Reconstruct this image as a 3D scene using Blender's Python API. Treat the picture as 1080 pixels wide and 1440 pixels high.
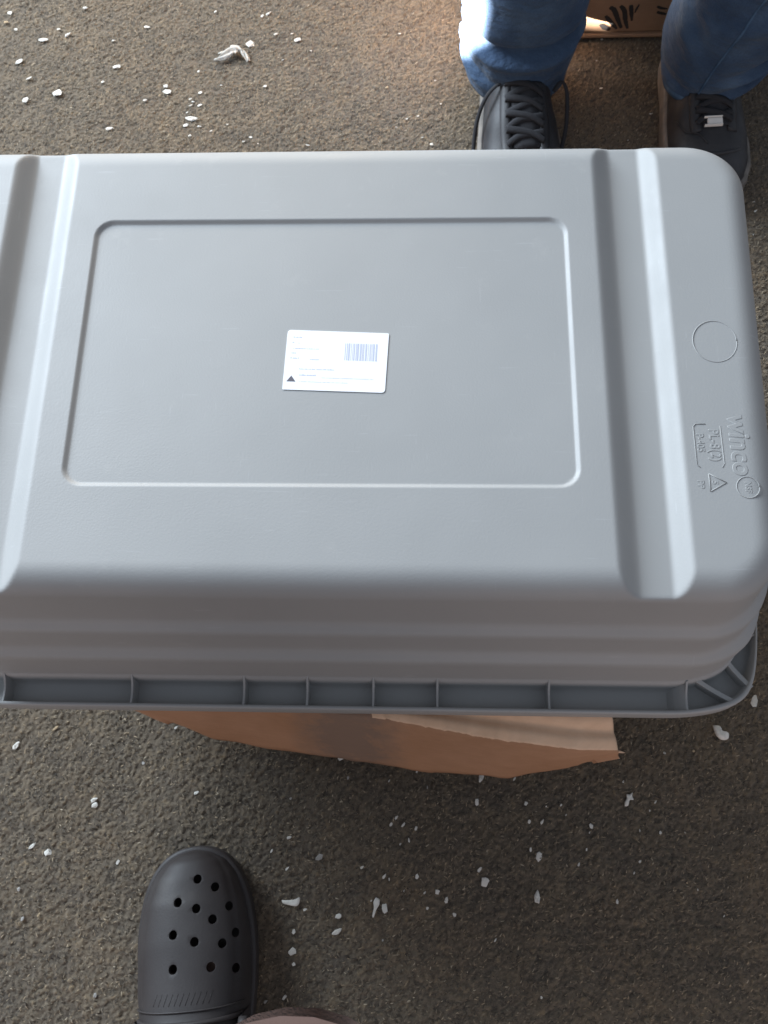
import bpy, bmesh, math, random
import numpy as np
from mathutils import Vector, Matrix, noise
random.seed(7); rng = np.random.default_rng(7)
S = bpy.context.scene; C = S.collection
for o in list(bpy.data.objects): bpy.data.objects.remove(o)
R_ = math.radians

# ------------------------------------------------------------------ camera
cam = bpy.data.objects.new('camera', bpy.data.cameras.new('camera')); C.objects.link(cam)
cam.matrix_world = Matrix(((0.999188,-0.005694,0.039882,0.073537),(0.017879,0.949808,-0.312321,-0.328550),(-0.036102,0.312780,0.949139,1.0),(0,0,0,1)))
cam.data.sensor_fit = 'VERTICAL'; cam.data.sensor_height = 24.0; cam.data.sensor_width = 18.0
cam.data.lens = 1250.0/1440.0*24.0
cam.data.clip_start = 0.01; cam.data.clip_end = 200
cam.data.dof.use_dof = True; cam.data.dof.focus_distance = 0.64; cam.data.dof.aperture_fstop = 14.0
S.camera = cam

# ------------------------------------------------------------------ light
w = bpy.data.worlds.new('World'); S.world = w; w.use_nodes = True
w.node_tree.nodes['Background'].inputs[0].default_value = (0.72, 0.83, 1.0, 1)
w.node_tree.nodes['Background'].inputs[1].default_value = 0.42
def area(name, loc, target, size, size_y, power, color):
    l = bpy.data.lights.new(name, 'AREA'); l.shape = 'RECTANGLE'; l.size = size; l.size_y = size_y
    l.energy = power; l.color = color
    o = bpy.data.objects.new(name, l); C.objects.link(o); o.location = loc
    o.rotation_euler = (Vector(target)-Vector(loc)).to_track_quat('-Z', 'Y').to_euler()
    return o
area('doorway_light', (-2.3, 1.9, 1.75), (0.0, 0.1, 0.3), 1.6, 1.5, 265, (0.76, 0.88, 1.0))
area('warm_front_fill', (-0.1, -2.1, 0.60), (0.0, 0.0, 0.25), 3.2, 0.8, 14, (1.0, 0.75, 0.64))  # low warm fill added to warm the tub's front wall
area('far_carpet_fill', (0.0, 2.1, 1.1), (0.05, 0.75, 0.0), 1.4, 0.6, 30, (1.0, 0.82, 0.60))  # warm fill lamp added out of view to brighten the carpet beyond the tub
def spot(name, loc, target, angle, blend, power, color, r):
    l = bpy.data.lights.new(name, 'SPOT'); l.spot_size = R_(angle); l.spot_blend = blend; l.energy = power
    l.color = color; l.shadow_soft_size = r
    o = bpy.data.objects.new(name, l); C.objects.link(o); o.location = loc
    o.rotation_euler = (Vector(target)-Vector(loc)).to_track_quat('-Z', 'Y').to_euler()
    return o
spot('sun_beam', (-2.6, 0.0, 0.52), (0.14, 0.684, 0.165), 4.7, 0.12, 17000, (1.0, 0.97, 0.92), 0.012)
S.view_settings.view_transform = 'Standard'; S.view_settings.look = 'None'
S.view_settings.exposure = 0.0; S.view_settings.gamma = 1.0
S.render.resolution_x = 768; S.render.resolution_y = 1024

# ------------------------------------------------------------------ helpers
def tag(o, label=None, cat=None, group=None, kind=None):
    if label: o['label'] = label
    if cat: o['category'] = cat
    if group: o['group'] = group
    if kind: o['kind'] = kind
    return o
def empty(name, loc, rz=0):
    o = bpy.data.objects.new(name, None); C.objects.link(o); o.location = loc; o.rotation_euler = (0, 0, rz)
    o.empty_display_size = 0.05; return o
def mesh(name, verts, faces, mat, parent=None, smooth=True):
    me = bpy.data.meshes.new(name); me.from_pydata([tuple(map(float, v)) for v in verts], [], [tuple(map(int, f)) for f in faces])
    me.validate(); me.update()
    if smooth: me.polygons.foreach_set('use_smooth', [True]*len(me.polygons))
    if mat: me.materials.append(mat)
    o = bpy.data.objects.new(name, me); C.objects.link(o)
    if parent: o.parent = parent
    return o
def obj_data(name, me, parent=None):
    o = bpy.data.objects.new(name, me); C.objects.link(o)
    if parent: o.parent = parent
    return o
def frombm(name, bm, mat, parent=None, smooth=True):
    me = bpy.data.meshes.new(name); bmesh.ops.recalc_face_normals(bm, faces=bm.faces); bm.to_mesh(me); bm.free()
    if smooth: me.polygons.foreach_set('use_smooth', [True]*len(me.polygons))
    me.materials.append(mat); return obj_data(name, me, parent)
def bevel(o, wd, seg=2, ang=40):
    m = o.modifiers.new('bevel', 'BEVEL'); m.width = wd; m.segments = seg; m.limit_method = 'ANGLE'; m.angle_limit = R_(ang); return o
def box_bm(bm, c, s, rot=None):
    g = bmesh.ops.create_cube(bm, size=1.0)
    M = Matrix.Translation(c) @ (rot if rot else Matrix.Identity(4)) @ Matrix.Diagonal((*s, 1))
    bmesh.ops.transform(bm, matrix=M, verts=g['verts'])
def loft(rings, closed=True, cap0=False, cap1=False):
    V = []; F = []; n = len(rings[0])
    for r in rings: V += list(r)
    for i in range(len(rings)-1):
        for j in range(n if closed else n-1):
            k = (j+1) % n
            F.append((i*n+j, i*n+k, (i+1)*n+k, (i+1)*n+j))
    if cap0: F.append(tuple(range(n-1, -1, -1)))
    if cap1: F.append(tuple(range((len(rings)-1)*n, len(rings)*n)))
    return V, F
def tube(path, rad, n=10, flat=1.0, up=(0, 0, 1)):
    rings = []; P = [Vector(p) for p in path]
    for i, p in enumerate(P):
        t = (P[min(i+1, len(P)-1)]-P[max(i-1, 0)]).normalized()
        s = t.cross(Vector(up)); s = s.normalized() if s.length > 1e-4 else Vector((1, 0, 0)); u = s.cross(t)
        r = rad[i] if hasattr(rad, '__len__') else rad
        rings.append([p + s*math.cos(2*math.pi*k/n)*r + u*math.sin(2*math.pi*k/n)*r*flat for k in range(n)])
    return loft(rings, True, True, True)
def spline(pts, m=8):
    P = [Vector(p) for p in pts]; out = []
    for i in range(len(P)-1):
        a = P[max(i-1, 0)]; b = P[i]; c = P[i+1]; d = P[min(i+2, len(P)-1)]
        for k in range(m):
            t = k/m
            out.append(0.5*((2*b)+(c-a)*t+(2*a-5*b+4*c-d)*t*t+(3*b-a-3*c+d)*t**3))
    out.append(P[-1]); return out
def sstep(a, b, x):
    t = min(1, max(0, (x-a)/(b-a))); return t*t*(3-2*t)

# ------------------------------------------------------------------ materials
def mat(name, color, rough=0.5, spec=0.5):
    m = bpy.data.materials.new(name); m.use_nodes = True
    b = m.node_tree.nodes['Principled BSDF']; b.inputs['Base Color'].default_value = (*color, 1)
    b.inputs['Roughness'].default_value = rough; b.inputs['Specular IOR Level'].default_value = spec
    return m, m.node_tree, b
def coord(nt, scale=(1, 1, 1), rot=(0, 0, 0)):
    tc = nt.nodes.new('ShaderNodeTexCoord'); mp = nt.nodes.new('ShaderNodeMapping')
    mp.inputs['Scale'].default_value = scale; mp.inputs['Rotation'].default_value = rot
    nt.links.new(tc.outputs['Object'], mp.inputs[0]); return mp.outputs[0]
def nz(nt, vec, scale, detail=4, rough=0.55):
    n = nt.nodes.new('ShaderNodeTexNoise'); n.inputs['Scale'].default_value = scale
    n.inputs['Detail'].default_value = detail; n.inputs['Roughness'].default_value = rough
    if vec: nt.links.new(vec, n.inputs['Vector'])
    return n.outputs['Fac']
def ramp(nt, fac, stops):
    r = nt.nodes.new('ShaderNodeValToRGB'); e = r.color_ramp.elements
    while len(e) < len(stops): e.new(0.5)
    for k, (p, c) in enumerate(stops): e[k].position = p; e[k].color = (*c, 1)
    nt.links.new(fac, r.inputs[0]); return r.outputs[0]
def mix(nt, fac, a, b, mode='MIX'):
    m = nt.nodes.new('ShaderNodeMix'); m.data_type = 'RGBA'; m.blend_type = mode
    for sock, v in ((m.inputs[0], fac), (m.inputs[6], a), (m.inputs[7], b)):
        if hasattr(v, 'links'): nt.links.new(v, sock)
        elif isinstance(v, tuple): sock.default_value = (*v, 1)
        else: sock.default_value = v
    return m.outputs[2]
def bump(nt, b, h, strength, dist):
    n = nt.nodes.new('ShaderNodeBump'); n.inputs['Strength'].default_value = strength; n.inputs['Distance'].default_value = dist
    nt.links.new(h, n.inputs['Height'])
    prev = b.inputs['Normal'].links
    if prev: nt.links.new(prev[0].from_socket, n.inputs['Normal'])
    nt.links.new(n.outputs[0], b.inputs['Normal'])

# moulded grey plastic
m_plastic, nt, b = mat('grey_plastic', (0.33, 0.345, 0.365), 0.42, 0.5)
v = coord(nt)
c1 = ramp(nt, nz(nt, v, 5, 3), [(0.3, (0.335, 0.333, 0.325)), (0.7, (0.365, 0.362, 0.353))])
sc_ = ramp(nt, nz(nt, coord(nt, (3, 60, 3), (0, 0, 0.5)), 9, 3, 0.5), [(0.70, (0, 0, 0)), (0.74, (0.35, 0.35, 0.35))])
sc2 = ramp(nt, nz(nt, coord(nt, (70, 4, 3), (0, 0, 0.3)), 8, 3, 0.5), [(0.71, (0, 0, 0)), (0.75, (0.35, 0.35, 0.35))])
c1 = mix(nt, sc_, c1, (0.44, 0.44, 0.44)); c1 = mix(nt, sc2, c1, (0.43, 0.43, 0.43))
du = ramp(nt, nz(nt, v, 1.0*26, 8, 0.75), [(0.60, (0, 0, 0)), (0.78, (0.5, 0.5, 0.5))]); c1 = mix(nt, du, c1, (0.42, 0.41, 0.395))
nt.links.new(c1, b.inputs['Base Color'])
bump(nt, b, nz(nt, v, 620, 2, 0.6), 0.16, 0.0006)
bump(nt, b, nz(nt, v, 9, 2), 0.2, 0.004)
r1 = nt.nodes.new('ShaderNodeMapRange'); nt.links.new(nz(nt, v, 14, 7, 0.65), r1.inputs[0])
r1.inputs[1].default_value = 0.3; r1.inputs[2].default_value = 0.7; r1.inputs[3].default_value = 0.50; r1.inputs[4].default_value = 0.64; nt.links.new(r1.outputs[0], b.inputs['Roughness'])
# carpet
m_carpet, nt, b = mat('loop_carpet', (0.1, 0.09, 0.08), 0.95, 0.15)
v = coord(nt)
at = nt.nodes.new('ShaderNodeAttribute'); at.attribute_name = 'yarn'
base = ramp(nt, at.outputs['Fac'], [(0.0, (0.104, 0.089, 0.075)), (0.4, (0.148, 0.126, 0.103)), (0.75, (0.180, 0.152, 0.120)), (0.95, (0.23, 0.185, 0.130)), (1.0, (0.34, 0.27, 0.19))])
bl = ramp(nt, nz(nt, v, 4.5, 5, 0.6), [(0.32, (0.88, 0.84, 0.78)), (0.5, (1.03, 0.97, 0.88)), (0.7, (1.16, 1.02, 0.86))])
c2 = mix(nt, 1.0, base, bl, 'MULTIPLY')
bl2 = ramp(nt, nz(nt, v, 30, 4, 0.6), [(0.35, (0.80, 0.82, 0.86)), (0.65, (1.12, 1.08, 1.0))])
c3 = mix(nt, 0.7, c2, bl2, 'MULTIPLY')
fl = ramp(nt, nz(nt, v, 900, 3, 0.7), [(0.3, (0.72, 0.72, 0.72)), (0.7, (1.25, 1.25, 1.25))])
c4 = mix(nt, 0.8, c3, fl, 'MULTIPLY')
nt.links.new(c4, b.inputs['Base Color'])
bump(nt, b, nz(nt, v, 900, 4, 0.75), 0.9, 0.0016)
b.inputs['Sheen Weight'].default_value = 0.15
# fibres
m_fibre, nt, b = mat('carpet_fibre', (0.2, 0.17, 0.13), 0.8, 0.2)
oi = nt.nodes.new('ShaderNodeNewGeometry')
nt.links.new(ramp(nt, oi.outputs['Random Per Island'], [(0.0, (0.055, 0.047, 0.040)), (0.5, (0.140, 0.117, 0.090)), (0.85, (0.24, 0.195, 0.14)), (0.97, (0.34, 0.26, 0.17)), (1.0, (0.45, 0.38, 0.28))]), b.inputs['Base Color'])
# plaster
def plaster(name, c):
    m, nt, b = mat(name, c, 0.8, 0.3); v = coord(nt)
    nt.links.new(ramp(nt, nz(nt, v, 260, 3), [(0.3, tuple(x*0.8 for x in c)), (0.6, c)]), b.inputs['Base Color'])
    bump(nt, b, nz(nt, v, 500, 3), 0.6, 0.0008); return m
m_chip = {'w': plaster('white_plaster', (0.77, 0.74, 0.67)), 'g': plaster('greyed_plaster', (0.42, 0.40, 0.37)), 't': plaster('tan_crumb', (0.50, 0.38, 0.24))}
m_film, nt, b = mat('torn_film', (0.62, 0.58, 0.52), 0.5, 0.4); b.inputs['Transmission Weight'].default_value = 0.3
# cardboard
def card(name, a, c, smudge=None):
    m, nt, b = mat(name, a, 0.85, 0.2); v = coord(nt)
    f = ramp(nt, nz(nt, v, 14, 6, 0.65), [(0.35, a), (0.65, c)])
    g = ramp(nt, nz(nt, coord(nt, (60, 60, 300)), 1, 4, 0.6), [(0.3, (0.95, 0.95, 0.95)), (0.7, (1.04, 1.04, 1.04))])
    f = mix(nt, 1.0, f, g, 'MULTIPLY')
    if smudge:                                     # one rubbed dirty stain on the left half of the flap
        tc = nt.nodes.new('ShaderNodeTexCoord'); mp = nt.nodes.new('ShaderNodeMapping'); mp.vector_type = 'POINT'
        mp.inputs['Location'].default_value = (0.012*14, 0.275*6, -0.14*6); mp.inputs['Scale'].default_value = (14, 6, 6)
        nt.links.new(tc.outputs['Object'], mp.inputs[0])
        gr = nt.nodes.new('ShaderNodeTexGradient'); gr.gradient_type = 'SPHERICAL'; nt.links.new(mp.outputs[0], gr.inputs[0])
        s1 = nz(nt, v, 60, 6, 0.7); mu = nt.nodes.new('ShaderNodeMath'); mu.operation = 'MULTIPLY'; nt.links.new(s1, mu.inputs[0]); nt.links.new(gr.outputs['Fac'], mu.inputs[1])
        s = ramp(nt, mu.outputs[0], [(0.08, (0, 0, 0)), (0.34, (0.75, 0.75, 0.75))]); f = mix(nt, s, f, smudge)
    nt.links.new(f, b.inputs['Base Color']); bump(nt, b, nz(nt, v, 300, 3), 0.35, 0.0006)
    return m
m_card = card('kraft_cardboard', (0.40, 0.215, 0.120), (0.46, 0.255, 0.150), (0.20, 0.15, 0.12))
m_card2 = card('kraft_cardboard_torn', (0.74, 0.48, 0.31), (0.82, 0.56, 0.38))
m_cardb = card('kraft_cardboard_dark', (0.34, 0.20, 0.12), (0.44, 0.27, 0.17))
m_ink, _, _ = mat('black_ink', (0.035, 0.03, 0.028), 0.7)
# denim
m_denim, nt, b = mat('blue_denim', (0.05, 0.10, 0.2), 0.9, 0.15)
v = coord(nt)
d1 = ramp(nt, nz(nt, v, 14, 5, 0.6), [(0.3, (0.032, 0.054, 0.100)), (0.5, (0.050, 0.082, 0.142)), (0.72, (0.085, 0.130, 0.200))])
tw = ramp(nt, nz(nt, coord(nt, (1500, 1500, 320)), 1, 2), [(0.3, (0.8, 0.8, 0.82)), (0.7, (1.2, 1.2, 1.15))])
nt.links.new(mix(nt, 1.0, d1, tw, 'MULTIPLY'), b.inputs['Base Color'])
bump(nt, b, nz(nt, v, 1000, 2), 0.4, 0.0005); bump(nt, b, nz(nt, coord(nt, (1, 1, 2.2)), 26, 5, 0.6), 0.8, 0.010)
b.inputs['Sheen Weight'].default_value = 0.1
m_hem, nt, b = mat('faded_denim_hem', (0.14, 0.23, 0.36), 0.9, 0.15)
v = coord(nt)
nt.links.new(ramp(nt, nz(nt, v, 60, 4), [(0.3, (0.045, 0.085, 0.15)), (0.6, (0.085, 0.14, 0.22)), (0.8, (0.18, 0.23, 0.30))]), b.inputs['Base Color'])
# shoes
m_leather, nt, b = mat('black_leather', (0.035, 0.034, 0.037), 0.55, 0.4); v = coord(nt)
nt.links.new(ramp(nt, nz(nt, v, 22, 5, 0.65), [(0.35, (0.018, 0.017, 0.019)), (0.7, (0.048, 0.046, 0.048))]), b.inputs['Base Color'])
bump(nt, b, nz(nt, v, 380, 3), 0.3, 0.0008)
m_lace, nt, b = mat('black_lace', (0.022, 0.021, 0.024), 0.85); bump(nt, b, nz(nt, coord(nt), 1500, 2), 0.6, 0.0006)
m_sole, nt, b = mat('scuffed_sole', (0.20, 0.18, 0.16), 0.7); v = coord(nt)
nt.links.new(ramp(nt, nz(nt, v, 30, 4), [(0.3, (0.11, 0.097, 0.084)), (0.7, (0.23, 0.20, 0.175))]), b.inputs['Base Color'])
m_tag, nt, b = mat('pale_metal', (0.85, 0.80, 0.74), 0.3)
m_clog, nt, b = mat('charcoal_foam_rubber', (0.052, 0.050, 0.055), 0.55, 0.4); v = coord(nt)
nt.links.new(ramp(nt, nz(nt, v, 16, 5, 0.6), [(0.3, (0.034, 0.028, 0.027)), (0.6, (0.047, 0.040, 0.038)), (0.8, (0.075, 0.066, 0.060))]), b.inputs['Base Color'])
bump(nt, b, nz(nt, v, 500, 3), 0.25, 0.0006)
m_dark, _, _ = mat('black_foam_lining', (0.012, 0.011, 0.011), 0.9)
m_brown, nt, b = mat('brown_cotton', (0.085, 0.048, 0.038), 0.9); bump(nt, b, nz(nt, coord(nt), 700, 2), 0.5, 0.0008)
m_skin, nt, b = mat('skin', (0.36, 0.22, 0.17), 0.55); b.inputs['Subsurface Weight'].default_value = 0.08; b.inputs['Subsurface Radius'].default_value = (0.01, 0.004, 0.002)
m_white, nt, b = mat('white_paper', (0.90, 0.90, 0.92), 0.45)
m_print, _, _ = mat('pale_print', (0.52, 0.55, 0.66), 0.5)
m_print2, _, _ = mat('dark_print', (0.12, 0.11, 0.13), 0.5)

# ------------------------------------------------------------------ carpet (ground)
def worley(px, py, seed):
    """distance to nearest and an id in a jittered unit grid (vectorised)"""
    ix = np.floor(px).astype(np.int64); iy = np.floor(py).astype(np.int64)
    best = np.full(px.shape, 9.0); second = np.full(px.shape, 9.0); bid = np.zeros(px.shape)
    def h(a, b_, s):
        n = (a*374761393 + b_*668265263 + (seed+s)*1442695041) & 0xffffffff
        n = ((n ^ (n >> 13))*1274126177) & 0xffffffff
        return ((n ^ (n >> 16)) & 0xffff)/65535.0
    for dx in (-1, 0, 1):
        for dy in (-1, 0, 1):
            a = ix+dx; c = iy+dy
            d = np.hypot(a+h(a, c, 1)-px, c+h(a, c, 2)-py)
            m = d < best
            second = np.where(m, best, np.minimum(second, d)); bid = np.where(m, h(a, c, 3), bid); best = np.where(m, d, best)
    return best, second, bid
def vnoise(px, py, seed):
    ix = np.floor(px).astype(np.int64); iy = np.floor(py).astype(np.int64); fx = px-ix; fy = py-iy
    fx = fx*fx*(3-2*fx); fy = fy*fy*(3-2*fy)
    def h(a, b_):
        n = (a*374761393 + b_*668265263 + seed*1442695041) & 0xffffffff
        n = ((n ^ (n >> 13))*1274126177) & 0xffffffff
        return ((n ^ (n >> 16)) & 0xffff)/65535.0
    return (h(ix, iy)*(1-fx)+h(ix+1, iy)*fx)*(1-fy) + (h(ix, iy+1)*(1-fx)+h(ix+1, iy+1)*fx)*fy
def pile(X, Y):
    # pile leans towards the far right: cells drawn out along the lean
    wob = (vnoise(X*9, Y*9, 5)-0.5)*0.012; wob2 = (vnoise(X*11, Y*11, 6)-0.5)*0.012
    a0 = R_(38); x = X+wob; y = Y+wob2
    u = (x*math.cos(a0)+y*math.sin(a0)); vv = (-x*math.sin(a0)+y*math.cos(a0))
    cs = 0.0034
    d, d2, i = worley(u/(cs*1.2), vv/cs, 11)
    e, e2, j = worley(u/(cs*0.8), vv/(cs*0.5), 23)
    tuft = np.clip(1-d*d*1.5, 0, 1)
    Z = 0.0012*tuft + 0.0007*np.clip(1-e*1.2, 0, 1) + 0.0014*(i-0.5)
    Z += 0.0022*(vnoise(X*18, Y*18, 3)-0.5) + 0.0008*(vnoise(X*60, Y*60, 4)-0.5) + 0.0010*(vnoise(u*110, vv*230, 8)-0.5)
    return Z-0.003, np.clip(0.62*i+0.38*j, 0, 1)
def graded(a, b_, step, far):
    mid = np.arange(a, b_, step); out = []; s = step; p = b_
    while p < b_+far: out.append(p); s *= 1.12; p += s
    lo = []; s = step; p = a-step
    while p > a-far: lo.append(p); s *= 1.12; p -= s
    return np.array(lo[::-1]+list(mid)+out)
gx = graded(-0.59, 0.60, 0.00135, 6); gy = graded(-0.57, 0.84, 0.00135, 6)
X, Y = np.meshgrid(gx, gy); Z, I = pile(X, Y)
out_ = np.maximum(np.maximum(-0.59-X, X-0.60), np.maximum(-0.57-Y, Y-0.84)); keep = np.clip(1-out_/0.03, 0, 1)   # too coarse a grid beyond: the material carries the pile there
Z = -0.0018+(Z+0.0018)*keep; I = 0.5+(I-0.5)*keep
ny, nx = X.shape
co = np.stack([X, Y, Z], -1).reshape(-1, 3).astype(np.float32)
idx = np.arange(nx*ny).reshape(ny, nx)
q = np.stack([idx[:-1, :-1], idx[:-1, 1:], idx[1:, 1:], idx[1:, :-1]], -1).reshape(-1, 4).astype(np.int32)
me = bpy.data.meshes.new('carpet')
me.vertices.add(len(co)); me.vertices.foreach_set('co', co.ravel())
me.loops.add(q.size); me.loops.foreach_set('vertex_index', q.ravel())
me.polygons.add(len(q)); me.polygons.foreach_set('loop_start', np.arange(0, q.size, 4, dtype=np.int32))
me.polygons.foreach_set('use_smooth', np.ones(len(q), dtype=bool)); me.update(calc_edges=True)
att = me.attributes.new('yarn', 'FLOAT', 'POINT'); att.data.foreach_set('value', I.ravel().astype(np.float32))
me.materials.append(m_carpet); tag(obj_data('carpet', me), kind='structure')

# fibres of the pile standing out of it, bent over
NF = 170000
fx = rng.uniform(-0.59, 0.60, NF); fy = rng.uniform(-0.57, 0.84, NF)
kp = ~((np.abs(fx) < 0.3) & (np.abs(fy) < 0.2)); fx = fx[kp]; fy = fy[kp]; NF = len(fx)
fz, _ = pile(fx, fy); fa = rng.normal(R_(42), 0.75, NF); fl_ = rng.uniform(0.0022, 0.0050, NF); fl_[:1200] *= 2.0
cx_, cy_ = np.cos(fa), np.sin(fa); wd = rng.uniform(0.00025, 0.00055, NF); bend = rng.normal(0, 0.22, NF)*fl_; up_ = rng.uniform(0.0008, 0.0024, NF)
def pt(t, s_, z): return np.stack([fx+cx_*fl_*t-cy_*(wd*s_+bend*t*t), fy+cy_*fl_*t+cx_*(wd*s_+bend*t*t), fz+z], -1)
P5 = np.stack([pt(0, -1, -0.0003), pt(0, 1, -0.0003), pt(0.55, 1, up_), pt(0.55, -1, up_), pt(1, 0, up_*0.7)], 1).reshape(-1, 3)
b5 = (np.arange(NF)*5)[:, None]
lp = np.concatenate([b5+np.array([[0, 1, 2, 3]]), b5+np.array([[3, 2, 4]])], 1).ravel().astype(np.int32)
ls = (np.arange(NF)[:, None]*7+np.array([[0, 4]])).ravel().astype(np.int32)
me = bpy.data.meshes.new('carpet_fibres'); me.vertices.add(len(P5)); me.vertices.foreach_set('co', P5.astype(np.float32).ravel())
me.loops.add(len(lp)); me.loops.foreach_set('vertex_index', lp); me.polygons.add(len(ls)); me.polygons.foreach_set('loop_start', ls); me.update(calc_edges=True)
me.materials.append(m_fibre); tag(obj_data('carpet_fibres', me), 'short bent tan and grey fibres of the carpet pile', 'fibres', kind='stuff')

# ------------------------------------------------------------------ tub
ZT = 0.40                                      # height of the upturned bottom
BX, BY, BR = 0.326, 0.186, 0.040
tub = tag(empty('plastic_tub', (0, 0, 0.2)), 'large grey plastic storage tub turned upside down on the cardboard box', 'tub')
def roundrect(hx, hy, r, ns=64, nsy=40, nc=14):
    """perimeter stations: point and outward normal"""
    P = []
    def arc(cx, cy, a0):
        for k in range(nc): 
            a = a0+math.pi/2*k/nc; P.append((cx, cy, math.cos(a), math.sin(a)))
    return P
GI, GO, GD = 0.2124, 0.2615, 0.0115
RWX, RWY, RCY, RD = 0.189, 0.114, 0.002, 0.0023
def rr_dist(x, y, hx, hy, r):
    qx = abs(x)-hx+r; qy = abs(y)-hy+r
    return math.hypot(max(qx, 0), max(qy, 0))+min(max(qx, qy), 0)-r
def groove(x, y):
    ax = abs(x)
    if ax < GI-0.006 or ax > GO+0.008: return 9.0
    return 0
def zfun(x, y, zb):
    """zb = height (relative to the top plane) the plain tub has here; cuts grooves and the panel recess"""
    ax = abs(x)
    # groove profile: soft shoulder, slanted sides, flat floor
    t1 = (ax-(GI-0.003))/0.0195; t2 = ((GO+0.003)-ax)/0.0150
    t = max(0, min(t1, t2, 1)); t = t*t*(3-2*t)
    g = -GD*t
    if t > 0:
        k = 0.004                                # smooth minimum: the groove runs out through the wall
        dlt = zb-g
        if dlt > k: z = g
        elif dlt < -k: z = zb
        else: z = min(zb, g)-(k-abs(dlt))**2/(4*k)*0.6*min(1, -g/0.006)*min(1, max(0, -zb)/0.003)
    else: z = zb
    if ax < 0.2 and abs(y) < 0.13:
        d = rr_dist(x, y-RCY, RWX, RWY, 0.0155)
        z -= RD*(1-sstep(-0.0035, 0.0005, d))
    # the big panels sag a little
    z -= 0.0012*max(0, 1-(x/0.3)**2)*max(0, 1-(y/0.17)**2)
    return z
def taper(x, y, f=1.0):
    return x + 0.007*f*(y/0.19)*sstep(0.27, 0.33, abs(x))*(1 if x > 0 else -1)
# flat part: grid on the rectangle, its corners squashed to arcs
IN = 0.016
hx, hy, cr = BX-IN, BY-IN, BR-IN
def lines(h, extra, step):
    base = set(np.round(np.linspace(-h, h, int(2*h/step)+1), 6))
    base |= {round(e, 6) for e in extra}
    return sorted(base)
ex = []
for s_ in (-1, 1):
    for e in np.arange(GI-0.005, GI+0.018, 0.0012): ex.append(s_*e)
    for e in np.arange(GO-0.014, GO+0.006, 0.0012): ex.append(s_*e)
    for e in np.arange(RWX-0.005, RWX+0.002, 0.0006): ex.append(s_*e)
    for e in np.linspace(0, cr, 12): ex.append(s_*(hx-cr+e))
xs = lines(hx, ex, 0.006)
ey = []
for s_ in (-1, 1):
    for e in np.arange(RWY-0.005, RWY+0.002, 0.0006): ey.append(s_*e+RCY)
    for e in np.arange(RWY-0.018, RWY-0.005, 0.0015): ey.append(s_*e+RCY)
    for e in np.linspace(0, cr, 12): ey.append(s_*(hy-cr+e))
for s_ in (-1, 1):
    for e in np.arange(RWX-0.018, RWX-0.005, 0.0015): xs.append(s_*e)
xs = sorted(set(xs)); ys = lines(hy, ey, 0.006)
def clean(a, lo, hi):
    out = [lo]
    for e in a:
        if e-out[-1] > 0.0004 and hi-e > 0.0004: out.append(e)
    return out+[hi]
xs = clean(xs, -hx, hx); ys = clean(ys, -hy, hy)
def squash(x, y):
    lx = abs(x)-(hx-cr); ly = abs(y)-(hy-cr)
    if lx > 0 and ly > 0:
        m_ = max(lx, ly); n_ = math.hypot(lx, ly); lx, ly = lx/n_*m_, ly/n_*m_
        return math.copysign(hx-cr+lx, x), math.copysign(hy-cr+ly, y)
    return x, y
V = []; F = []; NX, NY = len(xs), len(ys)
for y0 in ys:
    for x0 in xs:
        x, y = squash(x0, y0); V.append((taper(x, y), y, ZT-0.2+zfun(x, y, 0)))
for j in range(NY-1):
    for i in range(NX-1): F.append((j*NX+i, j*NX+i+1, (j+1)*NX+i+1, (j+1)*NX+i))
# boundary loop, counter-clockwise
bl_ = [i for i in range(NX)] + [j*NX+NX-1 for j in range(1, NY)] + [(NY-1)*NX+i for i in range(NX-2, -1, -1)] + [j*NX for j in range(NY-2, 0, -1)]
bp = []
for b_ in bl_:
    j, i = divmod(b_, NX); x0, y0 = xs[i], ys[j]; x, y = squash(x0, y0)
    lx = abs(x0)-(hx-cr); ly = abs(y0)-(hy-cr)
    if lx > 0 and ly > 0:
        n_ = (math.copysign(lx, x0), math.copysign(ly, y0)); l_ = math.hypot(*n_); n_ = (n_[0]/l_, n_[1]/l_)
    elif abs(abs(x0)-hx) < 1e-6 and not abs(abs(y0)-hy) < 1e-6: n_ = (math.copysign(1, x0), 0)
    else: n_ = (0, math.copysign(1, y0))
    bp.append((x, y, n_[0], n_[1]))
# wall profile: (outward distance from the flat part, height)
prof = []
for k in range(1, 11):
    a = math.pi/2*k/10*0.90; prof.append((0.022*math.sin(a), -0.019*(1-math.cos(a))))
d0, z0 = prof[-1]
def seg(pts, n):
    a = prof[-1]
    for (d, z, m_) in pts:
        for k in range(1, m_+1): prof.append((a[0]+(d-a[0])*k/m_, a[1]+(z-a[1])*k/m_))
        a = (d, z)
for zt in (-0.0175,): pass
seg([(0.0285, -0.0575, 8), (0.0295, -0.0605, 1), (0.0325, -0.0645, 1), (0.0355, -0.0665, 1), (0.0372, -0.0695, 1),
     (0.0415, -0.1060, 5), (0.0425, -0.1085, 1), (0.0455, -0.1125, 1), (0.0485, -0.1145, 1), (0.0502, -0.1175, 1),
     (0.0545, -0.1690, 5), (0.0550, -0.1722, 1), (0.0565, -0.1738, 1)], 0)
def at_d(p, d):
    # ends flare less than the long sides
    x, y, nx_, ny_ = p
    if d > 0.022:                                # lower down the corners get squarer
        k = 0.45*(d-0.022)/0.0345 if d < 0.0565 else 0.45+0.40*(d-0.0565)/0.0267; q_ = (nx_**6+ny_**6)**(1/6); s_ = 1+(1/q_-1)*k; nx_ *= s_; ny_ *= s_
    dx = d if d < 0.022 else (0.022+(d-0.022)*0.74 if d < 0.0565 else 0.0475+(d-0.0565)*0.45)
    return x+nx_*dx, y+ny_*d
prev = list(bl_)
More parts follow.
